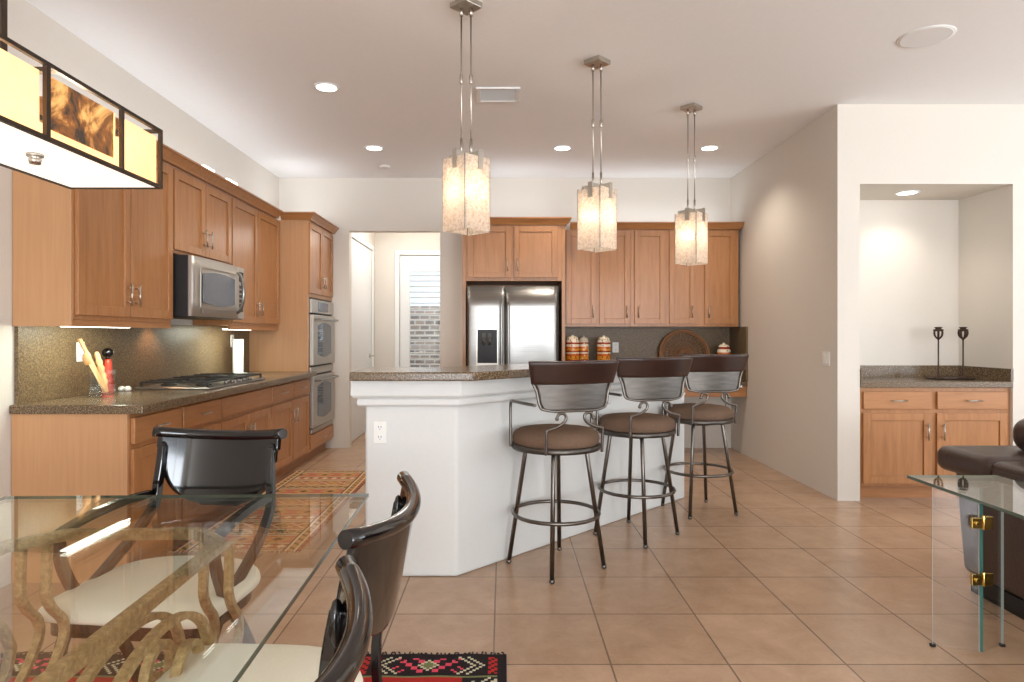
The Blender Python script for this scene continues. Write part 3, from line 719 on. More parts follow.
def outlet(label, loc, rz, w=0.07, h=0.115, toggles=0):
    t = thing('wall_outlet' if not toggles else 'light_switch', label, 'outlet' if not toggles else 'switch', loc, rz)
    mb = MB(); mb.box((-w/2, -0.006, -h/2), (w/2, -0.0005, h/2)); mb.build('plate', PLASTIC, t, bevel=0.002)
    if toggles:
        for i in range(toggles):
            x = (i-(toggles-1)/2)*0.046; mb = MB(); mb.box((x-0.016, -0.010, -0.034), (x+0.016, -0.0062, 0.034)); mb.build('rocker', PLASTIC, t, bevel=0.002)
    else:
        for z in (-0.026, 0.026):
            mb = MB(); mb.prism([(0.017*math.cos(a*PI/8), 0.014*math.sin(a*PI/8)) for a in range(16)], 0, 0.002); mb.xf(Matrix.Translation((0, -0.0062, z)) @ Matrix.Rotation(PI/2, 4, 'X')); s_ = mb.build('socket', WHITE, t)
            mb = MB(); mb.box((-0.008, -0.0092, z-0.002), (-0.005, -0.0083, z+0.009)); mb.box((0.005, -0.0092, z-0.002), (0.008, -0.0083, z+0.009)); mb.box((-0.002, -0.0092, z-0.011), (0.002, -0.0083, z-0.007)); mb.build('slots', SLOT, s_)
    return t
outlet('white duplex outlet on the front of the white island', (-0.653, 3.45, 0.765), 0)
outlet('white outlet on the left backsplash behind the wooden spoons', (XL+0.022, 3.88, 1.18), R90)
outlet('white outlet on the left backsplash behind the pillar candle', (XL+0.022, 6.05, 1.225), R90)
outlet('white outlet on the back splash to the right of the canisters', (1.265, YB-0.022, 1.14), 0)
outlet('white double rocker switch on the right wall near its corner', (XR, 5.20, 1.09), -R90, 0.115, 0.115, 2)

# ---------------------------------------------------------------- pendants
def pendant(x, y, label, first=None):
    zb = 1.83
    if first is not None:
        return dup(first, (x, y, zb), 0, label)
    t = thing('pendant_light', label, 'pendant light', (x, y, zb), 0, 'pendants hanging over the breakfast bar')
    H = ZC-zb
    mb = MB(); q = 0.088; mb.prism([(q, 0), (0, q), (-q, 0), (0, -q)], H-0.03, H-0.0005); mb.build('canopy', NICKEL, t, bevel=0.003)
    for s in (-1, 1):
        mb = MB(); xx = s*0.026; mb.cyl((xx, 0, 0.40), (xx, 0, H-0.03), 0.0042, 8)
        mb.lathe([(0.009, H-0.075), (0.011, H-0.05), (0.007, H-0.03)], (xx, 0, 0), 12); mb.lathe([(0.005, 0.79), (0.009, 0.80), (0.009, 0.84), (0.005, 0.85)], (xx, 0, 0), 12); mb.lathe([(0.0075, 0.40), (0.0075, 0.50)], (xx, 0, 0), 12)
        mb.build('stem', NICKEL, t)
    # four overlapping textured glass panes, corner to the viewer
    a = 0.180; g = 0.004
    for k in range(4):
        mb = MB(); mb.box((-a/2+g, -a/2-0.003, 0.0 if k % 2 else 0.005), (a/2-0.002, -a/2+0.003, 0.385+(0.0 if k % 2 else 0.006)))
        mb.xf(Matrix.Rotation(PI/4+k*PI/2, 4, 'Z')); mb.build('glass_pane', SHADE, t)
    for k in range(4):
        mb = MB(); mb.box((-0.003, -a/2-0.012, 0.33), (0.003, 0.0, 0.435)) if False else mb.box((a/2-0.075, -a/2-0.008, 0.33), (a/2-0.071, 0.0, 0.425))
        mb.box((a/2-0.09, -a/2-0.0075, 0.325), (a/2-0.056, -a/2-0.0035, 0.425))
        mb.xf(Matrix.Rotation(PI/4+k*PI/2, 4, 'Z')); mb.build('clip', NICKEL, t)
    for k in range(4):
        mb = MB(); mb.prism([(0.002, a/math.sqrt(2)+0.001), (-0.002, a/math.sqrt(2)+0.001), (-0.002, a/math.sqrt(2)-0.006), (0.002, a/math.sqrt(2)-0.006)][::-1], 0.0, 0.39); mb.xf(Matrix.Rotation(k*PI/2, 4, 'Z')); mb.build('corner_strip', GUNMETAL, t)
    mb = MB(); mb.box((-0.035, -0.012, 0.39), (0.035, 0.012, 0.405)); mb.lathe([(0.02, 0.27), (0.02, 0.39)], n=16); mb.build('socket', NICKEL, t)
    mb = MB(); mb.sphere((0, 0, 0.22), 0.026, (1, 1, 1.4)); mb.build('bulb', BULB, t)
    return t
pp = pendant(-0.20, 3.49, 'brushed nickel pendant closest to the camera, over the left end of the bar')
pendant(0.605, 4.22, 'brushed nickel pendant in the middle of the three, over the bar', pp)
pendant(1.46, 5.07, 'smallest-looking, farthest pendant near the right wall', pp)
for x, y in ((-0.20, 3.49), (0.605, 4.22), (1.46, 5.07)): lamp_light('pendant_lamp', (x, y, 2.05), 5.5, (1.0, 0.88, 0.74), 0.035)

# ---------------------------------------------------------------- bar stools
def make_stool(label):
    t = thing('bar_stool', label, 'bar stool', (0, 0, 0), 0, 'bar stools along the angled side of the island')
    mb = MB(); mb.lathe([(0.0, 0.681), (0.225, 0.681), (0.236, 0.692), (0.241, 0.715), (0.234, 0.742), (0.208, 0.760), (0.14, 0.770), (0.0, 0.774)], n=36); mb.build('seat', FABRIC, t)
    mb = MB(); mb.lathe([(0.22, 0.657), (0.243, 0.657), (0.246, 0.665), (0.246, 0.683), (0.238, 0.687), (0.22, 0.680)], n=36); mb.build('seat_ring', PATINA, t)
    mb = MB(); mb.lathe([(0.09, 0.630), (0.09, 0.656)], n=20); mb.box((-0.165, -0.012, 0.637), (0.165, 0.012, 0.655)); mb.box((-0.012, -0.165, 0.637), (0.012, 0.165, 0.655)); mb.build('swivel', GUNMETAL, t)
    for k in range(4):
        a = k*PI/2; c, s = math.cos(a), math.sin(a)
        mb = MB(); mb.tube([(0.155*c, 0.155*s, 0.648), (0.17*c, 0.17*s, 0.632), (0.262*c, 0.262*s, 0.02)], 0.0125, 10, smooth=False)
        mb.sphere((0.263*c, 0.263*s, 0.014), 0.016, (1, 1, 0.85), 12); mb.build('leg', GUNMETAL, t)
    mb = MB(); mb.tube([(0.237*math.cos(i*PI/12), 0.237*math.sin(i*PI/12), 0.30) for i in range(24)], 0.0105, 10, smooth=False, closed=True); mb.build('footrest_ring', GUNMETAL, t)
    yb = -0.235
    bow = lambda x: yb-0.02+0.75*x*x
    def rail(u, v):
        z = 1.028+v*0.118; hw = 0.232+0.024*v; x = (u*2-1)*hw; return (x, bow(x)-0.03*v, z)
    mb = MB(); mb.shell(rail, 18, 6, 0.028); mb.build('top_rail', WALNUT, t, bevel=0.006)
    def panel(u, v):
        z = 0.888+v*0.145; hw = 0.196+0.028*v**3
        if v < 0.4: hw -= 0.050*(1-math.sqrt(max(0, 1-((0.4-v)/0.4)**2)))
        x = (u*2-1)*hw; return (x, bow(x), z)
    mb = MB(); mb.shell(panel, 18, 12, 0.004); mb.build('back_panel', PATINA, t)
    fp = []
    for v in (1.0, 0.7, 0.4, 0.2, 0.08): fp.append(panel(0, v))
    for u in (0.1, 0.3, 0.5, 0.7, 0.9): fp.append(panel(u, 0))
    for v in (0.08, 0.2, 0.4, 0.7, 1.0): fp.append(panel(1, v))
    mb = MB(); mb.tube(fp, 0.0075, 8); mb.build('back_frame', GUNMETAL, t)
    for s in (-1, 1):
        mb = MB(); xo = 0.247
        mb.tube([(s*xo, 0.05, 0.67), (s*xo, 0.055, 0.80), (s*xo, 0.055, 0.89), (s*xo, 0.045, 0.915), (s*(xo-0.004), 0.02, 0.92), (s*0.235, -0.10, 0.92), (s*0.212, bow(0.212), 0.92)], 0.0085, 8); mb.build('arm', GUNMETAL, t)
        mb = MB(); yy = lambda x: bow(x)+0.02
        P = [(-0.16, 0.665), (-0.16, 0.73), (-0.16, 0.785), (-0.15, 0.794), (-0.10, 0.808), (-0.062, 0.832), (-0.052, 0.858), (-0.068, 0.876), (-0.092, 0.872), (-0.104, 0.850)]
        mb.tube([(s*-x*-1*-1 if False else -s*x, -0.238-0.012*min(1, (z-0.67)/0.15), z) for x, z in P], 0.0085, 8)
        x, z = P[-1]; mb.sphere((-s*x, -0.252, z), 0.011, n=10); mb.build('scroll', GUNMETAL, t)
    return t
def place_stool(t, x, y, ang, legang):
    t.location = (x, y, 0); t.rotation_euler = (0, 0, ang)
    for c in t.children:
        if c.name.split('.')[0] in ('leg', 'footrest_ring', 'swivel'): c.rotation_euler = (0, 0, legang-ang)
st = make_stool('metal bar stool nearest the camera, leftmost of the three at the bar')
s2 = dup(st, (0,0,0), 0, 'metal bar stool in the middle of the three at the bar')
s3 = dup(st, (0,0,0), 0, 'metal bar stool farthest from the camera, rightmost of the three')
place_stool(st, 0.29, 3.61, math.radians(19), math.radians(-9))
place_stool(s2, 0.85, 4.17, math.radians(15), math.radians(0))
place_stool(s3, 1.42, 4.75, math.radians(9), math.radians(-29))

# ---------------------------------------------------------------- niche bar cabinet
NW = NX1-NX0-0.006
cabinet('niche_cabinet', 'maple cabinet with two doors and two drawers in the wall niche', (NX0+0.003, 5.06, 0), 0, NW, 0.56, 0, 0.872,
        [('drawer', 0.03, 0.555, 0.705, 0.842, True), ('drawer', 0.60, NW-0.03, 0.705, 0.842, True), ('door', 0.03, 0.555, 0.13, 0.675, ('R', 'T')), ('door', 0.60, NW-0.03, 0.13, 0.675, ('L', 'T'))])
ct = thing('niche_counter', 'brown granite counter with low splash in the wall niche', 'countertop', (NX0, 5.02, 0.873))
mb = MB(); mb.box((0.003, 0.0, 0), (NW+0.003, 0.606, 0.047)); mb.build('slab', GRANITE, ct, bevel=0.005)
mb = MB(); mb.box((0.003, 0.586, 0.0475), (NW+0.003, 0.607, 0.145)); mb.box((NW-0.017, 0.0, 0.0475), (NW+0.003, 0.585, 0.145)); mb.box((0.003, 0.0, 0.0475), (0.012, 0.585, 0.145)); mb.build('splash', GRANITE, ct)
downlight(3.30, 5.33, 'lit downlight in the top of the wall niche', NZ, 11)
mb = MB(); mb.lathe([(0.0, 0.0), (0.17, 0.0), (0.20, 0.008), (0.195, 0.011), (0.165, 0.004), (0.0, 0.004)], n=36); mb.xf(Matrix.Diagonal((1, 0.55, 1, 1)))
o = tag(mb.build('tray', IRON, None), 'dark oval tray under the candle holders in the niche', 'tray'); o.location = (3.645, 5.32, 0.921)
def candle_holder(label):
    t = thing('candle_holder', label, 'candle holder', (0, 0, 0), 0, 'candle holders on the niche counter')
    mb = MB(); mb.lathe([(0.05, 0), (0.045, 0.006), (0.018, 0.012), (0.007, 0.03), (0.0055, 0.15), (0.0055, 0.31), (0.012, 0.325)], n=20); mb.build('stand', IRON, t)
    mb = MB()
    for k in range(6):
        a = k*PI/3; c, s = math.cos(a), math.sin(a); mb.tube([(0.008*c, 0.008*s, 0.325), (0.026*c, 0.026*s, 0.345), (0.032*c, 0.032*s, 0.37), (0.03*c, 0.03*s, 0.385)], 0.0065, 6)
    mb.lathe([(0.03, 0.384), (0.036, 0.388), (0.036, 0.40), (0.022, 0.402), (0.022, 0.412), (0.03, 0.414), (0.03, 0.418), (0.015, 0.42)], n=20); mb.build('cup', IRON, t)
    return t
c1 = candle_holder('left one of the two dark iron candle holders in the niche'); c1.location = (3.555, 5.33, 0.926)
c2 = dup(c1, (3.75, 5.32, 0.926), 0.3, 'right one of the two dark iron candle holders in the niche')

# ---------------------------------------------------------------- things on the counters
t = thing('glass_vase', 'clear square glass vase holding wooden spoons on the left counter', 'vase', (-2.335, 3.80, 0.921), 0.2)
mb = MB(); a = 0.052
mb.box((-a, -a, 0), (a, a, 0.02))
for s in (-1, 1): mb.box((s*a, -a, 0.02), (s*(a-0.006), a, 0.155)); mb.box((-a+0.006, s*a, 0.02), (a-0.006, s*(a-0.006), 0.155))
mb.build('vessel', CLEAR, t)
sp = [((0.02, 0.0, 0.025), (-0.135, 0.0, 0.335), 0), ((0.01, 0.03, 0.025), (-0.06, 0.035, 0.26), 1), ((0.03, -0.033, 0.025), (-0.09, -0.035, 0.26), 2)]
lb = ['long thin pale spatula leaning out of the glass vase', 'ridged wooden honey dipper standing in the glass vase', 'dark-edged wooden spoon leaning in the glass vase']
for (p, q_, k), l in zip(sp, lb):
    mb = MB(); P = Vector(p); Q = Vector(q_); d = (Q-P)
    if k == 1:
        pr = [0.006, 0.006, 0.008, 0.018, 0.013, 0.020, 0.013, 0.021, 0.013, 0.020, 0.013, 0.016, 0.008]
        mb.tube([tuple(P+d*(i/12)) for i in range(13)], pr, 12, smooth=False)
    elif k == 0: mb.tube([tuple(P), tuple(P+d*0.6), tuple(P+d*0.75), tuple(Q)], 0.01, flat=(0.014, 0.005), smooth=False)
    else: mb.tube([tuple(P), tuple(P+d*0.7)], 0.006, 8, smooth=False); mb.sphere(tuple(P+d*0.84), 0.036, (0.75, 0.35, 1.1), 12)
    o = tag(mb.build('wooden_utensil', SPOON, None), l, 'utensil', 'wooden utensils in the glass vase'); o.location = (-2.335, 3.80, 0.921)
t = thing('pepper_mill', 'red pepper mill with a dark ball top on the left counter', 'pepper mill', (-2.44, 4.02, 0.921))
mb = MB(); mb.lathe([(0.034, 0), (0.036, 0.01), (0.034, 0.06), (0.027, 0.12), (0.022, 0.19), (0.018, 0.21)], n=24); mb.build('body', REDL, t)
mb = MB(); mb.lathe([(0.012, 0.2105), (0.012, 0.225)], n=16); mb.sphere((0, 0, 0.25), 0.033, (1, 1, 0.9), 18); mb.build('ball_top', LACQUER, t)
t = thing('pillar_candle', 'tall white pillar candle on a white dish beside the oven cabinet', 'candle', (-2.39, 5.87, 0.921))
mb = MB(); mb.lathe([(0.05, 0.0), (0.075, 0.004), (0.08, 0.016), (0.06, 0.016), (0.05, 0.010)], n=28); mb.build('dish', PLASTIC, t)
mb = MB(); mb.lathe([(0.045, 0.011), (0.046, 0.02), (0.046, 0.315), (0.040, 0.320), (0.0, 0.312)], n=28); mb.build('wax', WAX, t)
mb = MB(); mb.cyl((0, 0, 0.312), (0.002, 0, 0.332), 0.0015, 6); mb.build('wick', SLOT, t)
for i, (x, y) in enumerate(((-2.46, 4.20), (-2.42, 4.26-0.01))):
    mb = MB(); mb.lathe([(0.012, 0), (0.022, 0.006), (0.02, 0.02), (0.008, 0.03)], n=16)
    o = tag(mb.build('salt_cellar', PLASTIC, None), ['small white ceramic salt cellar closer to the left backsplash', 'small white ceramic salt cellar closer to the cooktop'][i], 'salt cellar'); o.location = (x, y-0.05*i, 0.921)
# painted canisters
def jarmat(name, top, sc=3.1):
    t = NT(name); tc = t.n.new('ShaderNodeTexCoord'); sp_ = t.n.new('ShaderNodeSeparateXYZ'); t.link(tc.outputs['Object'], sp_.inputs[0])
    v = t.coords((1, 1, 1)); vo = t.n.new('ShaderNodeTexVoronoi'); vo.inputs['Scale'].default_value = 34; t.link(v, vo.inputs['Vector'])
    ad = t.n.new('ShaderNodeMath'); ad.operation = 'MULTIPLY_ADD'; t.link(sp_.outputs[2], ad.inputs[0]); ad.inputs[1].default_value = sc; ad.inputs[2].default_value = 0.0
    O, W_, R_, Y_, K = srgb(206, 104, 40), srgb(236, 222, 196), srgb(150, 48, 28), srgb(226, 150, 50), srgb(92, 60, 40)
    st_ = [(0, W_), (0.12, K), (0.15, W_), (0.22, R_), (0.28, Y_), (0.40, O), (0.48, W_), (0.53, R_), (0.58, Y_), (0.66, O), (0.72, W_), (0.80, R_), (0.86, W_)]
    c = t.ramp(ad.outputs[0], st_, 'CONSTANT')
    dots = t.ramp(vo.outputs['Distance'], [(0.22, (1, 1, 1, 1)), (0.28, (0, 0, 0, 1))])
    c = t.mix(dots, c, top)
    t.link(c, t.b.inputs['Base Color']); t.b.inputs['Roughness'].default_value = 0.25; return t.m
JA = jarmat('painted_canister_orange', srgb(120, 40, 24)); JB = jarmat('painted_canister_red', srgb(240, 226, 190)); JC = jarmat('painted_canister_mixed', srgb(70, 100, 84), 2.35)
def jar(x, y, z, r, h, label, mat):
    t = thing('canister', label, 'canister', (x, y, z), 0, 'painted ceramic canisters')
    mb = MB(); mb.lathe([(r*0.85, 0), (r, 0.012), (r, h*0.80), (r*0.88, h*0.86), (r*0.8, h*0.87)], n=28); mb.build('body', mat, t)
    mb = MB(); mb.lathe([(r*0.84, h*0.871), (r*0.86, h*0.90), (r*0.6, h*0.95), (r*0.2, h*0.965), (r*0.2, h), (0.0, h)], n=24); mb.build('lid', mat, t)
jar(0.755, 7.12, 0.921, 0.073, 0.36, 'painted orange canister closest to the refrigerator', JA)
jar(0.885, 7.20, 0.921, 0.056, 0.35, 'narrow painted canister between two wider ones', JB)
jar(1.095, 7.12, 0.921, 0.073, 0.355, 'painted orange canister nearest the outlet on the back wall', JA)
jar(2.40, 7.10, 0.784, 0.070, 0.41, 'painted canister at the right end of the desk beside the basket', JC)
mb = MB(); R0 = 0.285; t = thing('wicker_basket', 'round brown wicker basket leaning on the back splash of the desk', 'basket', (2.02, 7.20, 0.79))
tilt = Matrix.Rotation(math.radians(-14), 4, 'X')
def ring(r, y=0, n=40): return [(r*math.sin(2*PI*i/n), y, R0+r*math.cos(2*PI*i/n)) for i in range(n)]
mb = MB(); mb.tube(ring(R0-0.012), 0.014, 8, smooth=False, closed=True); mb.tube(ring(R0-0.035, 0.0), 0.009, 8, smooth=False, closed=True); mb.xf(tilt); mb.build('rim', WICKER, t)
mb = MB()
for r in (0.04, 0.09, 0.14, 0.19, 0.235): mb.tube([(p[0], 0.02+0.004*math.sin(i*PI), p[2]) for i, p in enumerate(ring(r, 0.02))], 0.006, 5, smooth=False, closed=True)
mb.xf(tilt); mb.build('weave', WICKER, t)
mb = MB()
for k in range(36):
    a = k*PI/18; mb.cyl((0.02*math.sin(a), 0.012, R0+0.02*math.cos(a)), ((R0-0.02)*math.sin(a), 0.008, R0+(R0-0.02)*math.cos(a)), 0.0045, 5)
mb.xf(tilt); mb.build('spokes', WICKER, t)

# ---------------------------------------------------------------- console table and sofa on the right
cs = thing('console_table', 'glass console table on hinged glass panels beside the leather sofa', 'console table', (1.92, 2.1, 0))
o_ = (1.92, 2.1, 0)
mb = MB(); mb.box((1.725, 1.35, 0.669), (2.105, 2.785, 0.681)); tp = mb.build('glass_top', [TABLEGLASS], cs, org=o_)
mb = MB()
e = 0.0015
mb.box((1.725-e, 1.35, 0.669), (1.725, 2.785, 0.681)); mb.box((1.725, 2.785, 0.669), (2.105, 2.785+e, 0.681)); mb.box((2.105, 1.35, 0.669), (2.105+e, 2.785, 0.681))
mb.build('polished_edge', GREENEDGE, tp, org=o_)
def vpanel(yc, s):
    for x1, nm in ((1.764, 'a'), (2.05, 'b')):
        P = Vector((1.91+(0.004 if x1 > 1.9 else -0.008), yc, 0)); Q = Vector((x1, yc+s*0.07, 0)); d = (Q-P).normalized(); n_ = Vector((-d.y, d.x, 0))*0.005
        mb = MB(); pl = [P-n_, Q-n_, Q+n_, P+n_]; mb.prism([(p.x, p.y) for p in pl], 0.012, 0.668); pn = mb.build('glass_panel', PANELGLASS, cs, org=o_)
        
        for R_ in (P, Q):
            mb = MB(); dd = d*0.0012*(1 if R_ is Q else -1); pl = [R_-n_, R_-n_+dd, R_+n_+dd, R_+n_]; mb.prism([(p.x, p.y) for p in pl], 0.012, 0.668); mb.build('polished_edge', TEAL if (R_ is P and nm == 'b') else PALEEDGE, pn, org=o_)
        mb = MB(); mb.box((Q.x-0.008, Q.y-0.008, 0), (Q.x+0.008, Q.y+0.008, 0.0115)); mb.build('foot', BLACKP, cs, org=o_)
    for z in (0.510, 0.285):
        mb = MB(); mb.box((1.862, yc-0.020+s*0.0, z), (1.905, yc-0.008, z+0.042)); mb.box((1.912, yc-0.022, z-0.002), (1.945, yc-0.006, z+0.048)); mb.cyl((1.909, yc-0.018, z-0.004), (1.909, yc-0.018, z+0.052), 0.007, 10)
        mb.cyl((1.88, yc-0.02, z+0.021), (1.88, yc-0.027, z+0.021), 0.008, 12); mb.build('hinge', BRASS, cs, bevel=0.0015, org=o_)
vpanel(2.61, 1); vpanel(1.5, -1)

sf_ = thing('leather_sofa', 'brown leather sofa at the right edge, its back to the glass console', 'sofa', (2.75, 2.6, 0))
so = (2.75, 2.6, 0)
def soft(name, a, b, bev, mat=LEATHER, taper=None):
    mb = MB(); mb.box(a, b)
    if taper:
        for i, (x, y, z) in enumerate(mb.v):
            if z < (a[2]+b[2])/2: mb.v[i] = (x+(taper[0] if x < (a[0]+b[0])/2 else 0), y+(taper[1] if y > (a[1]+b[1])/2 else 0), z)
    o = mb.build(name, mat, sf_, bevel=bev, org=so, seg=6)
    for p in o.data.polygons: p.use_smooth = True
    return o
soft('back_body', (2.31, 1.2, 0.09), (2.72, 3.36, 0.60), 0.04, taper=(0.0, -0.07))
soft('arm_cushion', (2.285, 3.08, 0.57), (3.15, 3.47, 0.70), 0.05)
soft('back_cushion', (2.285, 1.2, 0.57), (2.72, 3.075, 0.69), 0.04)
soft('headrest', (2.57, 2.3, 0.69), (2.82, 3.34, 0.865), 0.075)
soft('arm_body', (2.725, 2.96, 0.09), (3.15, 3.36, 0.60), 0.04, taper=(0, -0.07))
soft('seat_cushion', (2.73, 1.2, 0.25), (3.25, 2.95, 0.47), 0.06)
soft('plinth', (2.335, 1.3, 0.0), (3.05, 3.26, 0.085), 0.004, BLACKP)
mb = MB(); mb.tube([(2.289, 1.3, 0.652), (2.289, 2.2, 0.652), (2.289, 3.06, 0.652)], 0.004, 6, smooth=False); mb.build('piping', LEATHER, sf_, org=so)

# ---------------------------------------------------------------- rugs (woven pattern laid out cell by cell)
def rug(name, label, x0, x1, y0, y1, cell, fn, mats, loc_rot=0.0, fringe=None):
    nx = int(round((x1-x0)/cell)); ny = int(round((y1-y0)/cell)); cx, cy = (x0+x1)/2, (y0+y1)/2
    t = thing(name, label, 'rug', (cx, cy, 0), loc_rot)
    mb = MB(); W, H = x1-x0, y1-y0; h = 0.008
    ht = lambda i, j: h+0.0015*math.sin(i*0.35)*math.sin(j*0.23)
    for j in range(ny+1):
        for i in range(nx+1): mb.v.append((-W/2+W*i/nx, -H/2+H*j/ny, ht(i, j)))
    for j in range(ny):
        for i in range(nx):
            a = j*(nx+1)+i; mb.face([a, a+1, a+nx+2, a+nx+1], fn(i, j, nx, ny))
    b = len(mb.v); mb.v += [(-W/2, -H/2, 0.001), (W/2, -H/2, 0.001), (W/2, H/2, 0.001), (-W/2, H/2, 0.001)]
    mb.face([b, b+3, b+2, b+1])
    mb.face([b, b+1]+[i for i in range(nx, -1, -1)]); top = ny*(nx+1); mb.face([b+3]+[top+i for i in range(0, nx+1)]+[b+2])
    mb.face([b]+[j*(nx+1) for j in range(0, ny+1)]+[b+3]); mb.face([b+1, b+2]+[j*(nx+1)+nx for j in range(ny, -1, -1)])
    mb.build('pile', mats, t)
    if fringe:
        for s in (1, -1):
            mb = MB(); n = int(W/0.018)
            for i in range(n):
                x = -W/2+W*(i+0.5)/n; dx = random.uniform(-0.012, 0.012); L_ = random.uniform(0.012, 0.028)
                mb.tube([(x, s*H/2, 0.005), (x+dx*0.4, s*(H/2+L_*0.5), 0.008), (x+dx, s*(H/2+L_), 0.003)], 0.0028, 5, smooth=False)
            mb.build('fringe', fringe, t)
    return t
def rm(name, c): return plain(name, srgb(*c), 0.95, var=0.12, scale=220, bump=0.25, spec=0.1)
RK = [rm('rug_rust', (176, 108, 78)), rm('rug_gold', (196, 148, 92)), rm('rug_cream', (222, 198, 160)), rm('rug_brown', (112, 84, 70)), rm('rug_coral', (192, 118, 92)), rm('rug_teal', (84, 92, 84))]
def kilim(i, j, nx, ny):
    e = min(i, nx-1-i)
    if e < 2: return 3 if (j//2) % 3 == 0 else 0
    if e == 2: return 2
    if e < 6: return (1 if ((i+j)//2) % 3 else 3)
    if e == 6: return 2
    if e == 7: return 3
    k = j % 46
    if k < 3: return [2, 3, 2][k]
    if k < 9:
        return 2 if (abs((i % 6)-3)+abs(k-6)) < 3 else 0
    if k < 11: return [3, 2][k-9]
    if k < 22:
        u = abs((i % 16)-8); v = abs(k-16)
        return 3 if u+v < 3 else (1 if u+v < 7 else 4)
    if k < 25: return [2, 3, 2][k-22]
    if k < 31: return 5 if (i//3) % 2 == (k//2) % 2 and i % 5 else 1
    if k < 33: return [2, 0][k-31]
    if k < 43:
        u = abs((i % 12)-6); v = abs(k-38); return 2 if u == v else (0 if u+v < 5 else 1)
    return [3, 2, 0][k-43]
rug('kilim_runner', 'rust and gold patterned runner rug between island and left cabinets', -1.96, -1.20, 3.84, 6.10, 0.0135, kilim, RK, 0, FRINGE)
RD = [rm('rug_black', (44, 38, 40)), rm('rug_crimson', (176, 50, 46)), rm('rug_ivory', (206, 200, 172)), rm('rug_pink', (220, 80, 100)), rm('rug_olive', (120, 124, 84))]
def tribal(i, j, nx, ny):
    e = nx-1-i; f = ny-1-j                       # distance from the right and the far edge
    if e < 3 or f < 1: return 0
    if f < 14:
        u = (e-3) % 44; a = abs(u-22)
        if f in (1, 13): return 0
        if a+abs(f-7) in (15, 18): return 2
        if a+abs(f-7) == 12: return 0
        if a+abs(f-7) < 3: return 4
        if a+abs(f-7) == 3: return 2
        if a < 12 and abs(f-7) < 5 and (a//2+f//2) % 3 == 0: return 3
        if a > 19: return 1 if (a+f) % 3 else 0
        return 0
    g = f-14
    if g == 0: return 4
    if g < 12:
        u = (e+10) % 40; a = abs(u-20)
        if a+abs(g-6) < 4: return 2
        if e < 16 and abs(e-g) in (0, 1, 4): return 2
        if e < 14: return 0
        return 1
    if g < 26:
        u = (e % 20); return 0 if (u < 8 and g % 9 > 1) else (2 if u in (8, 9) else 1)
    return 1 if ((e//6)+(g//6)) % 3 else (3 if (e+g) % 4 else 0)
rug('tribal_rug', 'red and black tribal rug with ivory zigzags under the dining table', -2.10, 0.012, 0.60, 2.60, 0.0118, tribal, RD, 0, DARKFRINGE)

# ---------------------------------------------------------------- dining table
RT = math.radians(1.8)
dt = thing('dining_table', 'rectangular glass dining table on a gold scrolled iron base', 'dining table', (-1.035, 1.24, 0.0), RT)
# local frame: x across, y away from the camera; far edge at +0.95, right edge at +0.6
hw, hl = 0.605, 0.965
mb = MB(); mb.box((-hw, -hl, 0.728), (hw, hl, 0.740)); tp = mb.build('glass_top', TABLEGLASS, dt)
mb = MB(); e = 0.0015
mb.box((hw, -hl, 0.729), (hw+e, hl, 0.739)); mb.box((-hw-e, -hl, 0.729), (-hw, hl, 0.739)); mb.box((-hw, hl, 0.729), (hw, hl+e, 0.739)); mb.box((-hw, -hl-e, 0.729), (hw, -hl, 0.739))
mb.build('polished_edge', GREENEDGE, tp)
fx, fy, ch = 0.285, 0.62, 0.10; b_ = 0.0125
loop = [(fx, -fy+ch), (fx, fy-ch), (fx-ch, fy), (-fx+ch, fy), (-fx, fy-ch), (-fx, -fy+ch), (-fx+ch, -fy), (fx-ch, -fy)]
mb = MB(); P = loop+[loop[0], loop[1]]
mb.sweep(P[:9], [(-b_, 0.697), (b_, 0.697), (b_, 0.7275), (-b_, 0.7275)]); mb.build('top_frame', GOLDIRON, dt, bevel=0.003)
def spiral(c, r0, r1, a0, turns, n=30, s=1):
    return [(c[0]+(r0+(r1-r0)*i/n)*math.cos(a0+s*turns*2*PI*i/n), c[1]+(r0+(r1-r0)*i/n)*math.sin(a0+s*turns*2*PI*i/n)) for i in range(n+1)]
for sx_ in (1, -1):
    for sy in (1, -1):
        for dx in (0.0, -0.07):
            X = sx_*(fx+dx)
            # S-shaped leg: from the top frame, bulging outward, in, and down to the floor
            S1 = [(0.58, 0.70), (0.575, 0.60), (0.575, 0.555), (0.60, 0.51), (0.645, 0.46), (0.65, 0.41), (0.615, 0.36), (0.55, 0.29), (0.52, 0.20), (0.55, 0.10), (0.62, 0.04), (0.66, 0.022)]
            mb = MB(); mb.tube([(X, sy*y, z) for y, z in S1], 0.01, flat=(0.0095, 0.0115), up=(1, 0, 0)); 
            mb.build('leg', GOLDIRON, dt, bevel=0.002)
            # arched scroll: runs along the side, turns over and winds up
            S2 = [(-0.02, 0.575), (0.06, 0.612), (0.16, 0.630), (0.25, 0.626), (0.33, 0.602), (0.40, 0.552), (0.436, 0.485)]+spiral((0.332, 0.470), 0.105, 0.018, 0.0, 1.55, 22, -1)
            mb = MB(); mb.tube([(X, sy*y, z) for y, z in S2], 0.01, flat=(0.008, 0.0115), up=(1, 0, 0)); mb.build('scroll', GOLDIRON, dt, bevel=0.002)
for s in (1, -1):
    mb = MB(); mb.tube([(-fx, s*0.52, 0.20), (0, s*0.52, 0.24), (fx, s*0.52, 0.20)], 0.011, 8); mb.build('stretcher', GOLDIRON, dt)

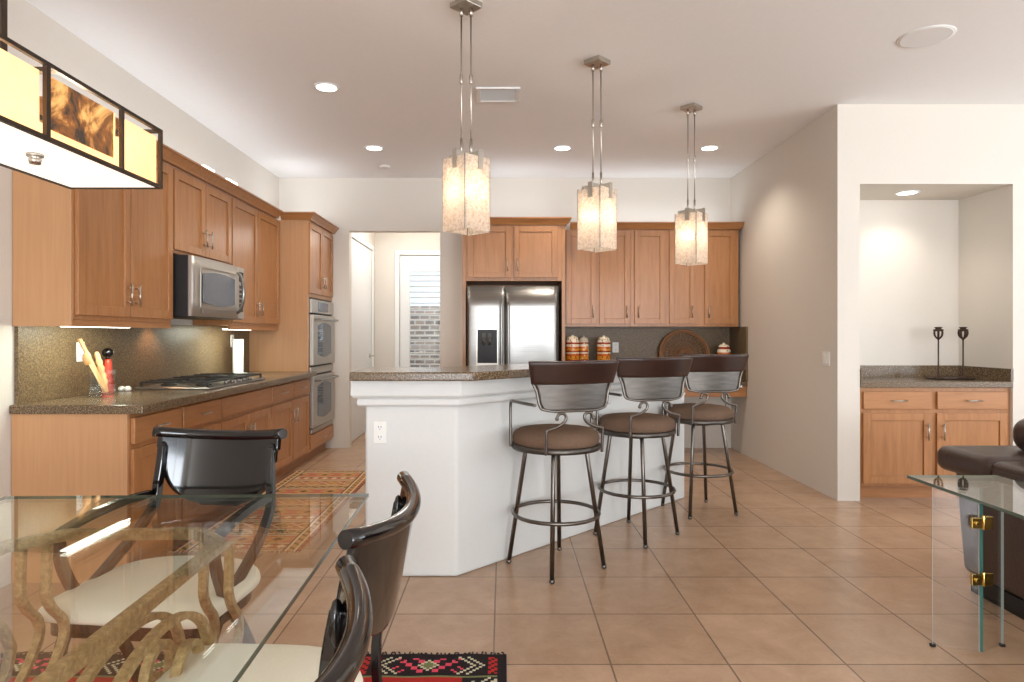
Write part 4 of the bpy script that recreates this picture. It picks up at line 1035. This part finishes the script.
# ---------------------------------------------------------------- dining chairs
def make_chair(label, arms):
    t = thing('dining_chair', label, 'dining chair', (0,0,0), 0, 'black lacquered dining chairs around the glass table')
    # local frame: front towards -y, back at +y
    n = 40; outl = []
    for i in range(n):
        a = 2*PI*i/n; c, s = math.cos(a), math.sin(a); p = 0.2 if s < 0 else 0.75
        wx = 0.275
        outl.append((wx*math.copysign(abs(c)**p, c), 0.25*math.copysign(abs(s)**p, s)))
    mb = MB(); b = 0
    lay = [(0.98, 0.437), (1.0, 0.442), (1.0, 0.452), (0.985, 0.465), (0.93, 0.480), (0.75, 0.493), (0.4, 0.499), (0.02, 0.50)]
    for sc, z in lay:
        for x, y in outl: mb.v.append((x*sc, y*sc, z))
    for k in range(len(lay)-1):
        for i in range(n): j = (i+1) % n; mb.face([k*n+i, k*n+j, (k+1)*n+j, (k+1)*n+i], 0, True)
    mb.face(list(range(n-1, -1, -1))); mb.face([(len(lay)-1)*n+i for i in range(n)])
    mb.build('seat', CREAM, t)
    mb = MB(); mb.prism([(x*0.90, y*0.90) for x, y in outl], 0.385, 0.436); mb.build('seat_frame', LACQUER2, t, bevel=0.004)
    yb = 0.372; bow = lambda x: yb-1.0*x*x; dip = lambda x: 0.022-0.30*x*x
    def panel(u, v):
        z0_ = 0.640 if arms else 0.668; z = z0_+v*(0.915-z0_)
        if v > 0.78: w_ = 0.240
        elif v > 0.62: w_ = 0.228
        else: w_ = 0.218*math.sqrt(max(0.0, 1-((0.62-v)/0.62)**2))**0.8 if v > 0 else 0.0
        w_ = max(w_, 0.07); x = (u*2-1)*w_; return (x, bow(x)-0.045*(1-v), z-v*dip(x))
    mb = MB(); mb.shell(panel, 24, 36, 0.014); mb.build('backrest', LACQUER, t)
    mb = MB(); mb.tube([(x, bow(x)+0.0, 0.918-dip(x)) for x in [-0.256+0.512*i/16 for i in range(17)]], 0.0195 if arms else 0.0175, 14, smooth=False); mb.build('top_rail', LACQUER, t)
    for s in (-1, 1):
        X = s*0.225
        # stile: from the back panel forward and down, crossing into the front leg
        top = [(X*0.95, bow(0.21)-0.024, 0.865), (X*0.95, bow(0.21)-0.036, 0.80), (X*0.97, bow(0.21)-0.045, 0.74)]
        if arms: P = top+[(X, 0.265, 0.65), (X*1.04, 0.17, 0.57), (X*1.06, 0.05, 0.505), (X*1.06, -0.07, 0.44), (X*1.05, -0.16, 0.33), (X, -0.20, 0.20), (X, -0.22, 0.10), (X, -0.24, 0.018)]
        else: P = top+[(X*0.98, 0.262, 0.62), (X*0.98, 0.245, 0.50), (X*0.98, 0.25, 0.38), (X, 0.275, 0.20), (X, 0.31, 0.018)]
        mb = MB(); mb.tube(P, 0.016, flat=(0.017, 0.013) if arms else (0.012, 0.010), up=(1, 0, 0)); mb.sphere((X*0.95, bow(0.21)-0.026, 0.84), 0.018, (0.9, 0.7, 2.3), 12); mb.build('stile', LACQUER, t, bevel=0.004)
        if arms:
            P = [(X*1.02, 0.250, 0.695), (X*1.06, 0.12, 0.700), (X*1.10, -0.03, 0.690), (X*1.12, -0.14, 0.672)]
            mb = MB(); mb.tube(P, 0.014, flat=(0.014, 0.012), up=(1, 0, 0)); mb.sphere((X*1.12, -0.15, 0.668), 0.019, n=10); mb.build('arm', LACQUER, t, bevel=0.003)
            P = [(X*1.12, -0.15, 0.668), (X*1.12, -0.15, 0.60), (X*1.12, -0.12, 0.52), (X*1.10, -0.07, 0.44), (X*1.07, 0.02, 0.34), (X*1.03, 0.13, 0.18), (X, 0.19, 0.018)]
        else: P = [(X*1.0, -0.20, 0.40), (X*1.0, -0.205, 0.25), (X*0.98, -0.23, 0.10), (X*0.98, -0.26, 0.018)]
        mb = MB(); mb.tube(P, 0.016, flat=(0.016, 0.013), up=(1, 0, 0)); mb.build('leg', LACQUER2, t, bevel=0.004)
    return t
ca = make_chair('black lacquered dining armchair at the far end of the glass table, facing the camera', True)
ca.location = (-1.10, 2.13, 0.0); ca.rotation_euler = (0, 0, math.radians(-6))
cb = make_chair('dining chair on the right side of the table, farther of that pair', False); cb.location = (-0.575, 1.43, 0)
cb.rotation_euler = (0, 0, -PI/2-0.05)
cc = dup(cb, (-0.555, 0.775, 0), 0, 'dining chair on the right side of the table, closest to the camera')
cc.rotation_euler = (0, 0, -PI/2)
for c in (ca, cb, cc): c.location.z = 0.0

# ---------------------------------------------------------------- chandelier
CX0, CX1, CY0, CY1, CZ0, CZ1 = -1.19, -0.935, 0.62, 1.79, 1.68, 1.842
chd = thing('chandelier', 'rectangular amber glass chandelier with dark frame over the dining table', 'chandelier', ((CX0+CX1)/2, (CY0+CY1)/2, CZ0))
og = ((CX0+CX1)/2, (CY0+CY1)/2, CZ0); f = 0.009
mb = MB()
for x in (CX0, CX1-f):
    for z in (CZ0, CZ1-f): mb.box((x, CY0, z), (x+f, CY1, z+f))
    for y in (CY0, 0.86, 0.97, 1.10, 1.335, 1.60, CY1-f): mb.box((x, y, CZ0+f), (x+f, y+(0.012 if 1.3 < y < 1.4 else f), CZ1-f))
for y in (CY0, CY1-f):
    for z in (CZ0, CZ1-f): mb.box((CX0+f, y, z), (CX1-f, y+f, z+f))
mb.build('frame', FRAMEM, chd, org=og)
g = 0.012
for x in (CX0+g, CX1-g-0.003):
    for y0, y1 in ((CY0+g, 1.33), (1.345, 1.59), (1.61, CY1-g)):
        mb = MB(); mb.box((x, y0, CZ0+0.010), (x+0.003, y1, CZ1-0.022)); mb.build('amber_panel', AMBER, chd, org=og)
    mb = MB(); xo = x+(0.006 if x > -1.0 else -0.006); mb.box((xo-0.001, 1.355, CZ0+0.028), (xo+0.002, 1.575, CZ1-0.024)); mb.build('mica_panel', MICA, chd, org=og)
for y in (CY0+g, CY1-g-0.003):
    mb = MB(); mb.box((CX0+2*g, y, CZ0+0.010), (CX1-2*g, y+0.003, CZ1-0.022)); mb.build('end_panel', AMBER, chd, org=og)
mb = MB(); mb.box((CX0+f+0.001, CY0+f+0.001, CZ0+0.003), (CX1-f-0.001, CY1-f-0.001, CZ0+0.007)); df = mb.build('diffuser', DIFFUSER, chd, org=og)
for y in (1.45, 0.95):
    mb = MB(); mb.lathe([(0.0, -0.022), (0.011, -0.022), (0.013, -0.012), (0.009, -0.010), (0.017, -0.006), (0.017, -0.0), (0.0, 0.0)], (-1.042, y, CZ0+0.0025), 20); mb.build('finial', NICKEL, df, org=og)
mb = MB()
for y in (1.365, 0.80):
    mb.box((-1.07, y, CZ1+0.0005), (-1.052, y+0.018, ZC-0.02))
mb.box((CX0+f, 1.365, CZ1-f), (CX1-f, 1.383, CZ1)); mb.build('stem', FRAMEM, chd, org=og)
mb = MB(); mb.box((-1.13, 0.75, ZC-0.02), (-0.99, 1.43, ZC-0.0005)); mb.build('canopy', FRAMEM, chd, org=og)
for y in (0.9, 1.25, 1.6): lamp_light('chandelier_lamp', (-1.063, y, 1.76), 1.3, WARM, 0.03)
